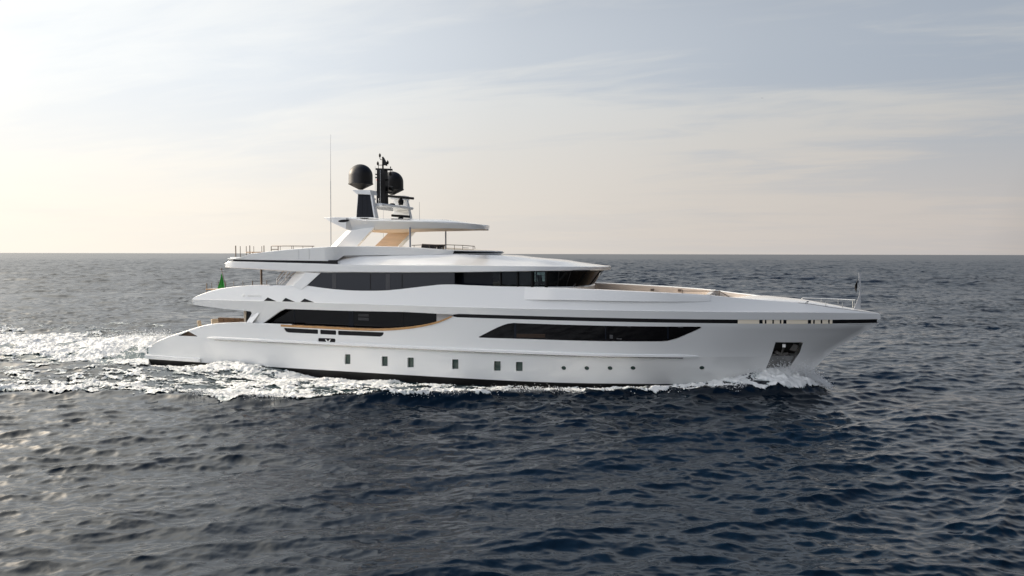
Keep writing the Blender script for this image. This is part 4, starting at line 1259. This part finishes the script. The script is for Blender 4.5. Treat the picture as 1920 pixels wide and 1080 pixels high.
# sun deck aft edge
for x, y0, y1, r in ((442.2, 487, 460.5, .042), (450.8, 484, 461.5, .024), (462, 482, 461.5, .026), (468.6, 482, 460.3, .034), (476, 480, 461.5, .020), (491, 478, 461.5, .022), (495, 474, 460.3, .034)):
    v = v_at(x, -19.75)
    post(x, y0, y1, max(min(v, 3.95), -4), r, par=COA)
tb = v_at(480, -19.0)
for pr in ([(508.5, 470.5), (508.5, 462), (510, 461.3), (550, 461.2), (589, 461.6)], [(509, 467.6), (522, 467.4)]):
    side_rail([(pix(x, y, -2.6)[0], 2.6, pix(x, y, -2.6)[1]) for x, y in pr], .030, 'guard_rail', par=COA)
for x, y1 in ((521.5, 461.3), (525.5, 462), (547, 461.5), (550, 461.5), (568, 461.5), (586, 461.8)):
    post(x, 470, y1, -2.6, .034 if x == 521.5 else .018, par=COA)
# sun deck forward rail
fr_ = [(772, 460), (800, 458.8), (840, 459), (868, 460), (890, 461.8), (890.6, 466.5)]
side_rail([(pix(x, y, 2.75)[0], -2.75, pix(x, y, 2.75)[1]) for x, y in fr_], .022, 'guard_rail', par=COA)
for x in (776.5, 805, 832.5, 852, 867.5, 887):
    post(x, 468, 460.2 if x < 880 else 461.6, 2.75, .018, par=COA)
side_rail([(pix(x, y, 2.75)[0], -2.75, pix(x, y, 2.75)[1]) for x, y in [(868, 464.5), (879, 465)]], .014, 'guard_rail', par=COA)
# upper deck aft
for x, y0, y1, r in ((387.8, 547, 531, .045), (397.2, 546, 529.5, .022), (409.4, 544, 528, .022), (423.4, 540, 527.5, .03), (438.6, 539, 527, .022), (455.6, 537, 526.5, .022), (473.6, 536, 526.2, .032), (500.3, 536, 525.8, .025)):
    v = max(min(v_at(x, -22.2 if x < 430 else -21.8, 535), 3.9), -3.9)
    post(x, y0 + 2, y1, v, r, par=UDK)
post(490.2, 537, 503, 2.9, .075, name='overhang_column', par=UDK)
STR = None
for pth in ([(519.3, 535), (519.2, 523), (521, 520.8), (531.5, 508)], [(519.5, 528), (536.5, 510)], [(523, 533.5), (544, 511)], [(527.5, 533), (552, 511)], [(536, 524.5), (537.5, 508)]):
    side_rail([(pix(x, y, 3.1)[0], -3.1, pix(x, y, 3.1)[1]) for x, y in pth], .026, 'stair_rail', STEEL, UDK)
# bow rails
for sd, px in ((-1, [(1503, 560), (1506, 558.6), (1540, 559.5), (1575, 561), (1604, 562.6)]), (1, [(1509.8, 568.5), (1513, 565.6), (1516, 565.4)])):
    vv = {1: [1.9, 1.85, 1.8], -1: [-2.0, -1.95, -1.5, -.95, -.45]}[sd]
    side_rail([(pix(x, y, v)[0], -v, pix(x, y, v)[1]) for (x, y), v in zip(px, vv)], .026, 'bow_rail', STEEL)
for x, y0, y1, v in ((1514.3, 570, 565.6, 1.8), (1539.5, 566, 559.6, -1.5), (1548, 574, 565.5, 1.15), (1571.5, 570, 561, -1.0), (1579.5, 577.5, 567, .7), (1598.5, 577, 562.5, -.5), (1602, 577, 562.6, -.42)):
    post(x, y0, y1, v, .018, STEEL, 'bow_rail_post')
a = [(1280, 545.6), (1344, 546), (1348.6, 545.6), (1371, 559)]
side_rail([(pix(x, y, 2.4)[0], -2.4, pix(x, y, 2.4)[1]) for x, y in a], .022, 'foredeck_rail', BROWNSTEEL)
post(1348.4, 556, 545.8, 2.4, .024, name='foredeck_rail_post')
post(1279.5, 550, 543, 2.4, .02, name='foredeck_rail_post')
# jackstaff on the stem
jb, jt = pix(1609, 578, 0), pix(1612, 512, 0)
js = MB().prism([(jb[0] - .22, jb[1] - .05), (jb[0] + .12, jb[1] - .05), (jt[0] + .06, jt[1]), (jt[0] - .05, jt[1]), (jb[0] + .05, jb[1] + .75)], -.05, .05)
part(js, 'jackstaff', GREYPAINT)
# light boxes and bits on the foredeck bulwark, port side
for x0, x1, y0, y1 in ((1220, 1226.5, 541, 545.5), (1272, 1277, 543.2, 545.2)):
    a = pix((x0 + x1) / 2, (y0 + y1) / 2, -3.85)
    v = float(T0(a[0], 4)) - .3
    a = pix((x0 + x1) / 2, (y0 + y1) / 2, -v)
    part(MB().box((a[0], v - .03, a[1]), (.22, .1, .14)), 'deck_lamp', BROWNSTEEL)
# relief emblem and faint lettering on the aft bulwark
eu, ez = trace([(456.3, 553.4)], b_face)[0]
part(MB().shell([(eu + .085 * math.cos(t), ez + .085 * math.sin(t)) for t in np.linspace(0, 2 * np.pi, 16, endpoint=False)], b_face, off=.03, rim=.04, step=.1, mirror=False), 'round_emblem', WHITE)
cu_ = bpy.data.curves.new('letters', 'FONT')
cu_.body = 'BAGLIETTO'
cu_.size = 0.17
cu_.extrude = 0.006
cu_.space_character = 1.25
tx = bpy.data.objects.new('letters_tmp', cu_)
COL.objects.link(tx)
dg = bpy.context.evaluated_depsgraph_get()
tm = bpy.data.meshes.new_from_object(tx.evaluated_get(dg))
bpy.data.objects.remove(tx)
lu, lz = trace([(464, 556.0)], b_face)[0]
for vtx in tm.vertices:
    x, y, z = vtx.co
    vtx.co = (lu + x, -(float(b_face(lu + x, lz + y)) + .012 + z), lz + y)
tm.materials.append(material('raised_letter_paint', (0.84, 0.83, 0.80), 0.3))
lo_ = bpy.data.objects.new('raised_lettering', tm)
COL.objects.link(lo_)
_adopt.append((lo_, Y))

# ------------------------------------------------------------------ loose things on board
def thing(name, label, cat, loc, group=None):
    o = empty(name, loc)
    return tag(o, label, cat, group)
def child(mb, name, mat, par, **k):
    o = mb.build(name, mat, par, **k)
    return o
# ensign on its raked staff
sb_, stp = pix(425, 541, 0.6), pix(415.3, 505, 0.6)
part(MB().tube([(sb_[0], -.6, sb_[1] - .2), (stp[0], -.6, stp[1])], .030, 8, .022).lathe([(0, -.07), (.07, -.03), (.07, .03), (0, .07)], (stp[0], -.6, stp[1] + .03), 10), 'ensign_staff', BROWNSTEEL)
FLG = material('green_flag_cloth', (0.05, 0.36, 0.07), 0.8, var=0.25, vscale=6, stretch=(3, 3, .5))
FLW = material('dark_flag_cloth', (0.02, 0.07, 0.025), 0.8)
f0, f1, f2 = pix(415.8, 513, .6), pix(423.2, 540, .6), pix(411, 538.5, .6)
rows = []
for i in range(15):
    t_ = i / 14
    a = np.array([f0[0] + (f1[0] - f0[0]) * t_, f0[1] + (f1[1] - f0[1]) * t_])
    w = (f1[0] - f2[0]) * (t_ ** 1.1) + .04
    rows.append([(a[0] - w * (j / 12) + .02 * math.sin(7 * j / 12 + t_ * 3) * t_, -.6 - .13 * t_ * math.sin(j / 12 * 13 + 1.2 * t_), a[1] - .03 * (j / 12) * t_) for j in range(13)])
fl_ = MB().grid(rows).build('flag', FLG)
tag(fl_, 'green furled flag hanging from the raked staff on the aft upper deck', 'flag')
rows = []
p0, p1 = pix(1609.5, 521, 0), pix(1607.6, 541, 0)
for i in range(12):
    t_ = i / 11
    w = .15 * math.sin(math.pi * min(1, .15 + t_ * .85)) + .03
    rows.append([(p0[0] - .02 + (p1[0] - p0[0]) * t_ - w * (j / 6) * .8, .05 * math.sin(j * 1.7 + i * .5), p0[1] + (p1[1] - p0[1]) * t_ - .04 * j) for j in range(7)])
bf = MB().grid(rows).build('flag', DARKSEAT)
tag(bf, 'small dark furled flag hanging against the jackstaff at the bow', 'flag')

# outdoor furniture (decks: main aft 1.75, upper aft 4.4, sun deck 7.35)
def sofa(name, label, u0, u1, v0, v1, zd, mat, back=.35, hgt=.42, nback=5):
    """sofa with a run of seat cushions and leaning back cushions along its outboard side"""
    o = thing(name, label, 'sofa', ((u0 + u1) / 2, -(v0 + v1) / 2, zd))
    c = o.location
    def loc(mb, nm, mt):
        mb.v = [(x - c.x, y - c.y, z - c.z) for x, y, z in mb.v]
        return child(mb, nm, mt, o)
    loc(MB().box(((u0 + u1) / 2, -(v0 + v1) / 2, zd + .14), (u1 - u0, v1 - v0, .28)), 'base', mat)
    n = nback
    for k in range(n):
        a, b = u0 + (u1 - u0) * k / n + .015, u0 + (u1 - u0) * (k + 1) / n - .015
        pts = [(v0 + .02, zd + .28), (v1 - .2, zd + .28), (v1 - .2, zd + hgt), (v0 + .02, zd + hgt)]
        mb = MB()
        vs = [(a, -p, q) for p, q in pts] + [(b, -p, q) for p, q in pts]
        mb.add(vs, [(0, 1, 2, 3), (7, 6, 5, 4)] + [(i, (i + 1) % 4, 4 + (i + 1) % 4, 4 + i) for i in range(4)])
        loc(mb, 'seat_cushion', SAND)
        pts = [(v1 - .26, zd + hgt), (v1 - .06, zd + hgt), (v1 + .02, zd + hgt + back), (v1 - .10, zd + hgt + back + .03)]
        mb = MB()
        vs = [(a, -p, q) for p, q in pts] + [(b, -p, q) for p, q in pts]
        mb.add(vs, [(0, 1, 2, 3), (7, 6, 5, 4)] + [(i, (i + 1) % 4, 4 + (i + 1) % 4, 4 + i) for i in range(4)])
        loc(mb, 'back_cushion', mat)
    return o
def table(name, label, uc, vc, zd, L, Wd, h, cat='table', group=None):
    o = thing(name, label, cat, (uc, -vc, zd), group)
    tp = MB().add([], [])
    pts = rounded([(-L / 2, -Wd / 2), (L / 2, -Wd / 2), (L / 2, Wd / 2), (-L / 2, Wd / 2)], .12)
    n = len(pts)
    tp.add([(x, y, h - .06) for x, y in pts] + [(x, y, h) for x, y in pts], [tuple(range(n - 1, -1, -1)), tuple(range(n, 2 * n))] + [(i, (i + 1) % n, n + (i + 1) % n, n + i) for i in range(n)])
    child(tp, 'tabletop', WOOD, o)
    for sx in (-1, 1):
        child(MB().lathe([(0, 0), (.22, 0), (.22, .03), (.05, .06), (.05, h - .06), (0, h - .06)], (sx * L * .28, 0, 0), 12), 'pedestal', STEEL, o)
    return o
def chair(name, label, uc, vc, zd, rz, mat, group):
    o = thing(name, label, 'chair', (uc, -vc, zd), group)
    o.rotation_euler = (0, 0, rz)
    child(MB().box((0, 0, .42), (.52, .54, .12)), 'seat', mat, o)
    child(MB().add([(-.26, -.27, .45), (-.26, .27, .45), (-.36, .26, .92), (-.36, -.26, .92), (-.18, -.27, .45), (-.18, .27, .45), (-.28, .26, .92), (-.28, -.26, .92)], [(0, 1, 2, 3), (7, 6, 5, 4), (0, 4, 5, 1), (1, 5, 6, 2), (2, 6, 7, 3), (3, 7, 4, 0)]), 'backrest', mat, o)
    for sx in (-1, 1):
        for sy in (-1, 1):
            child(MB().tube([(sx * .22, sy * .23, .38), (sx * .25, sy * .25, 0)], .022, 6), 'leg', BROWNSTEEL, o)
    return o
ud, mdk, sdk = 4.36, 1.96, 7.12
ux = pix(432, 600, 2.3)[0]
sofa('outdoor_sofa', 'brown cushioned sofa on the main aft deck under the overhang', -22.4, -19.6, 1.0, 2.4, mdk, CUSHION, back=.62, hgt=.50, nback=6)
tb1 = table('dining_table', 'teak table on the main aft deck in front of the brown sofa', -20.4, -.3, mdk, 2.2, 1.1, .80)
chair('deck_chair', 'cream chair by the aft end of the brown sofa on the main deck', -23.4, 1.3, mdk, R(-15), SAND, 'cream chairs on the main aft deck')
chair('deck_chair', 'cream chair close to the starboard bulwark on the main aft deck', -23.5, 2.6, mdk, R(20), SAND, 'cream chairs on the main aft deck')
a = pix(409, 543, 1.4)
table('deck_table', 'low teak table under the green flag on the aft upper deck', a[0], 1.4, ud, 1.5, .9, a[1] - ud + .06)
a = pix(481, 473.5, 1.0)
table('deck_table', 'teak table by the glass guard posts on the aft sun deck', a[0], 1.0, sdk, 1.25, .8, a[1] - sdk + .05)
# sun deck helm and bar seats under the hardtop
a = pix(806, 460, 1.6)
o = thing('sofa_bench', 'black leather bench under the hardtop beside the forward post', 'bench', (a[0], -1.6, 7.36))
child(MB().box((0, 0, .2), (1.5, .8, .4)), 'base', SAND, o)
for k in (-1, 1):
    child(MB().add([(k * .38 - .36, -.36, .4), (k * .38 + .36, -.36, .4), (k * .38 + .36, .36, .4), (k * .38 - .36, .36, .4), (k * .38 - .34, -.34, .56), (k * .38 + .34, -.34, .56), (k * .38 + .34, .34, .56), (k * .38 - .34, .34, .56)], [(3, 2, 1, 0), (4, 5, 6, 7), (0, 1, 5, 4), (1, 2, 6, 5), (2, 3, 7, 6), (3, 0, 4, 7)]), 'seat_cushion', DARKSEAT, o)
zt_ = pix(806, 457.2, 1.2)[1] - 7.36
child(MB().add([(-.75, .22, .5), (.75, .22, .5), (.75, .40, .5), (-.75, .40, .5), (-.7, .30, zt_), (.9, .30, zt_ - .06), (.9, .42, zt_ - .06), (-.7, .42, zt_)], [(0, 1, 5, 4), (1, 2, 6, 5), (2, 3, 7, 6), (3, 0, 4, 7), (4, 5, 6, 7)]), 'backrest', DARKSEAT, o)
for x, lab in ((829, 'small black stool nearest the forward hardtop post'), (819.5, 'small black stool between the bench and the other stool')):
    a = pix(x, 462.8, 1.9)
    o = thing('bar_stool', lab, 'stool', (a[0], -1.9, 7.36), 'black stools on the sun deck')
    child(MB().lathe([(0, a[1] - 7.40), (.15, a[1] - 7.40), (.16, a[1] - 7.32), (0, a[1] - 7.29)], (0, 0, 0), 14), 'seat', DARKSEAT, o)
    child(MB().lathe([(0, 0), (.16, 0), (.16, .02), (.03, .05), (.03, a[1] - 7.40), (0, a[1] - 7.40)], (0, 0, 0), 10), 'pedestal', STEEL, o)

# a bird far off in the sky
d = FWD + RIGHT * (1429 - 960) / F_PX - UP * (184 - 540) / F_PX
bp = CAM + d * 190
bd = MB()
bd.tube([(-.16, 0, 0), (-.05, 0, .01), (.1, 0, .02), (.19, 0, .03)], .035, 8, .03)
for s_ in (1, -1):
    bd.grid([[(.08, s_ * .02, .03), (.10, s_ * .17, .10), (.02, s_ * .36, .02)], [(-.06, s_ * .02, .03), (-.03, s_ * .17, .10), (-.01, s_ * .36, .02)]])
bo = bd.build('bird', BLACK)
bo.location = tuple(bp)
bo.rotation_euler = (0, R(-10), R(120))
tag(bo, 'tiny dark bird flying high in the sky right of the yacht', 'bird')
# ------------------------------------------------------------------ foam of the wake and the bow wave
def build_foam():
    U0, U1, V0, V1, du, dv = -82.0, 18.6, -17.0, 20.5, 0.065, 0.085
    nu, nv = int((U1 - U0) / du), int((V1 - V0) / dv)
    u1, v1 = U0 + np.arange(nu) * du, V0 + np.arange(nv) * dv
    u, v = np.meshgrid(u1, v1, indexing='ij')
    big = fbm_grid(nu, nv, du, dv, 11, 1.6, 12, 1.7, 1.0)
    mid = fbm_grid(nu, nv, du, dv, 12, .5, 3.2, 1.6, 1.0)
    cell = fbm_grid(nu, nv, du, dv, 13, .4, 2.6, 2.6, .8)
    cell2 = fbm_grid(nu, nv, du, dv, 15, .2, .9, 2.2, .5)
    fine = fbm_grid(nu, nv, du, dv, 14, .13, .55, 1.0, .3)
    wob = fbm_grid(nu, nv, du, dv, 16, 1.2, 7, 1.0, 1.0)
    av = np.abs(v)
    d = hull_gap(u.ravel(), av.ravel()).reshape(u.shape)
    vo = _vo(u)
    a = -27 - u
    # crest of the bow wave, ragged along its outer side
    e = av - vo - .22 * wob - .10 * cell
    wi = 0.45 + .65 * sm(4, -6, u) + .3 * sm(11, 14, u)
    crest = np.where(e > 0, np.exp(-(e / .16) ** 2), np.exp(-(e / wi) ** 2))
    Ae = crv([(-60, 0), (-27, .0), (-22, .10), (-17, .55), (-13, 1.0), (-6, 1.1), (-2.0, 1.0), (0.2, .75), (2.0, .62), (4.5, .95), (7, 1.1), (10, 1.1), (12, 1.2), (15, 1.3), (17, .9), (18.3, .2), (19, 0)])(u)
    den = Ae * crest
    # lace between the hull and the crest
    inner = sm(-.12, .1, d) * sm(.25, -.3, e)
    Li = crv([(-60, .18), (-40, .28), (-29, .55), (-23, .90), (-17, 1.06), (-10, 1.02), (-5, .86), (0, .74), (4, .74), (8, .80), (10.5, 1.05), (13, 1.4), (14, 1.4), (17, 1.2), (18.3, .3), (19, 0)])(u)
    den = np.maximum(den, Li * inner * (0.78 + .30 * big))
    # churned water astern
    hw = 6.0 + .10 * np.maximum(a, 0) + .9 * wob
    core = sm(-.4, .4, a) * sm(hw, hw - 3.0, np.where(v > 0, av * 1.08, av * .84))
    den = np.maximum(den, core * (1.34 - .52 * sm(8, 50, a) + .20 * big * sm(4, 20, a)))
    # quarter streak trailing aft of the stern
    den = np.maximum(den, .50 * np.exp(-((v - 10.2 - .05 * a) / 1.5) ** 2) * sm(-14, -20, u) * sm(-62, -34, u) * (1 + .5 * big))
    den *= np.where(v < 0, sm(-26, -29, u) * 1.0 + (v > -99) * sm(-29, -26, u) * .8, 1)
    den = np.where((u > -26.9) & (d < .03), -1, den)
    # veined pattern: foam keeps to the ridges of the cellular noise where it thins out
    vein = 1 - np.minimum(np.abs(cell), 1.6) / 1.6
    vein2 = 1 - np.minimum(np.abs(cell2), 1.6) / 1.6
    pat = .50 * vein + .28 * vein2 + .12 * mid + .08 * fine
    pat = (pat - pat.mean()) / pat.std()
    cover = (den - .5 * (1 - np.tanh(.85 * pat))) * .8
    keep = cover > 0
    o, _ = waves(u.ravel(), -v.ravel(), np.full(u.size, .17))
    z = o[:, 0].reshape(u.shape) + wake_height(u.ravel(), v.ravel()).reshape(u.shape)
    th = np.clip(cover, 0, .5)
    churn = sm(.2, .9, den)
    z = z + .03 + .07 * th + churn * (.022 * mid + .02 * cell2 + .018 * fine) + .07 * churn * sm(0, 3, a) * sm(40, 10, a) * (big + .25 * mid)
    # spray thrown up at the stem
    z = z + .85 * sm(11.8, 14.8, u) * sm(17.2, 15.6, u) * np.exp(-(d / .5) ** 2) * (1 + .45 * mid + .3 * fine) * (d > -.2)
    co = np.stack([u.ravel() + o[:, 1], -v.ravel() + o[:, 2], z.ravel()], -1)
    idx = np.arange(nu * nv).reshape(nu, nv)
    k = keep[:-1, :-1] & keep[1:, :-1] & keep[:-1, 1:] & keep[1:, 1:]
    fc = np.stack([idx[:-1, :-1][k], idx[:-1, 1:][k], idx[1:, 1:][k], idx[1:, :-1][k]], -1)
    used = np.zeros(nu * nv, bool)
    used[fc.ravel()] = True
    remap = np.cumsum(used) - 1
    me = fast_mesh('wake_foam', co[used], remap[fc])
    at = me.attributes.new('cover', 'FLOAT', 'POINT')
    at.data.foreach_set('value', np.clip(cover.ravel()[used] * 3.2, 0, 1).astype(np.float32))
    ob = bpy.data.objects.new('wake_foam', me)
    COL.objects.link(ob)
    tag(ob, 'white churned foam of the wake and along the hull side', 'foam', kind='stuff')
    m = bpy.data.materials.new('sea_foam')
    m.use_nodes = True
    t = NT(m.node_tree)
    b = m.node_tree.nodes['Principled BSDF']
    cv_ = t.n('ShaderNodeAttribute', attribute_name='cover').outputs['Fac']
    m.node_tree.links.new(t.mix(cv_, (0.30, 0.38, 0.38, 1), (0.82, 0.82, 0.80, 1)), b.inputs['Base Color'])
    b.inputs['Roughness'].default_value = 0.7
    b.inputs['Specular IOR Level'].default_value = 0.25
    al = t.n('ShaderNodeMapRange', {0: cv_, 1: 0.0, 2: 0.6, 3: 0.22, 4: 1.0}).outputs[0]
    m.node_tree.links.new(al, b.inputs['Alpha'])
    gp = t.n('ShaderNodeNewGeometry').outputs['Position']
    nz = t.n('ShaderNodeTexNoise', {'Vector': gp, 'Scale': 9.0, 'Detail': 4, 'Roughness': .65}).outputs[0]
    m.node_tree.links.new(t.n('ShaderNodeBump', {'Height': nz, 'Strength': .7, 'Distance': .06}).outputs[0], b.inputs['Normal'])
    me.materials.append(m)
    # droplets and torn lumps of spray
    g = np.random.default_rng(5)
    P, S = [], []
    def scatter(n, us, ds, zs, zbase, size):
        uu = g.uniform(*us, n)
        dd = np.abs(g.normal(0, ds, n))
        zz = np.abs(g.normal(0, zs, n)) * zbase(uu)
        for sgn in (1, -1):
            vv = sgn * (breadth(np.clip(uu, -27, 15.5), 0.3) * (uu < 15.5) + dd)
            zw = wake_height(uu, vv)
            P.append(np.stack([uu + g.normal(0, .1, n), -vv, zw + zz + .05], -1))
            S.append(g.uniform(*size, n) * (1 + 0 * zz))
    scatter(5200, (12.2, 17.4), .38, .36, lambda q: sm(11.8, 14.2, q) * sm(17.6, 16.0, q) + .12, (.008, .030))
    scatter(2600, (13.2, 16.8), .25, .55, lambda q: sm(12.5, 14.6, q) * sm(17.2, 15.8, q), (.006, .020))
    n = 5200
    uu = g.uniform(-15, 13, n)
    for sgn in (1, -1):
        vv = sgn * (_vo(uu) + g.normal(-.12, .22, n))
        P.append(np.stack([uu, -vv, wake_height(uu, vv) + .06 + np.abs(g.normal(0, .09, n))], -1))
        S.append(g.uniform(.006, .024, n))
    n = 3500
    uu = -27 - np.abs(g.normal(3.5, 3.5, n))
    vv = g.normal(-.6, 2.6, n)
    P.append(np.stack([uu, -vv, wake_height(uu, vv) + .15 + np.abs(g.normal(0, .22, n))], -1))
    S.append(g.uniform(.008, .035, n))
    P, S = np.concatenate(P), np.concatenate(S)
    oct_ = np.array([[1, 0, 0], [-1, 0, 0], [0, 1, 0], [0, -1, 0], [0, 0, 1], [0, 0, -1]], float)
    of = np.array([[0, 2, 4], [2, 1, 4], [1, 3, 4], [3, 0, 4], [2, 0, 5], [1, 2, 5], [3, 1, 5], [0, 3, 5]])
    st = g.uniform(.6, 1.7, (len(P), 1, 3))
    co = (P[:, None] + oct_[None] * S[:, None, None] * st).reshape(-1, 3)
    fc = (of[None] + 6 * np.arange(len(P))[:, None, None]).reshape(-1, 3)
    me = fast_mesh('spray', co, fc)
    me.materials.append(material('spray_droplets', (0.84, 0.85, 0.86), 0.5))
    ob = bpy.data.objects.new('spray', me)
    COL.objects.link(ob)
    tag(ob, 'fine white spray flung up at the stem and along the wave crests', 'spray', kind='stuff')
build_foam()
_inv = {}
for o, par in _adopt:
    o.parent = par
    if par is Y:
        o.matrix_parent_inverse = Matrix.Translation((4, 0, 0))
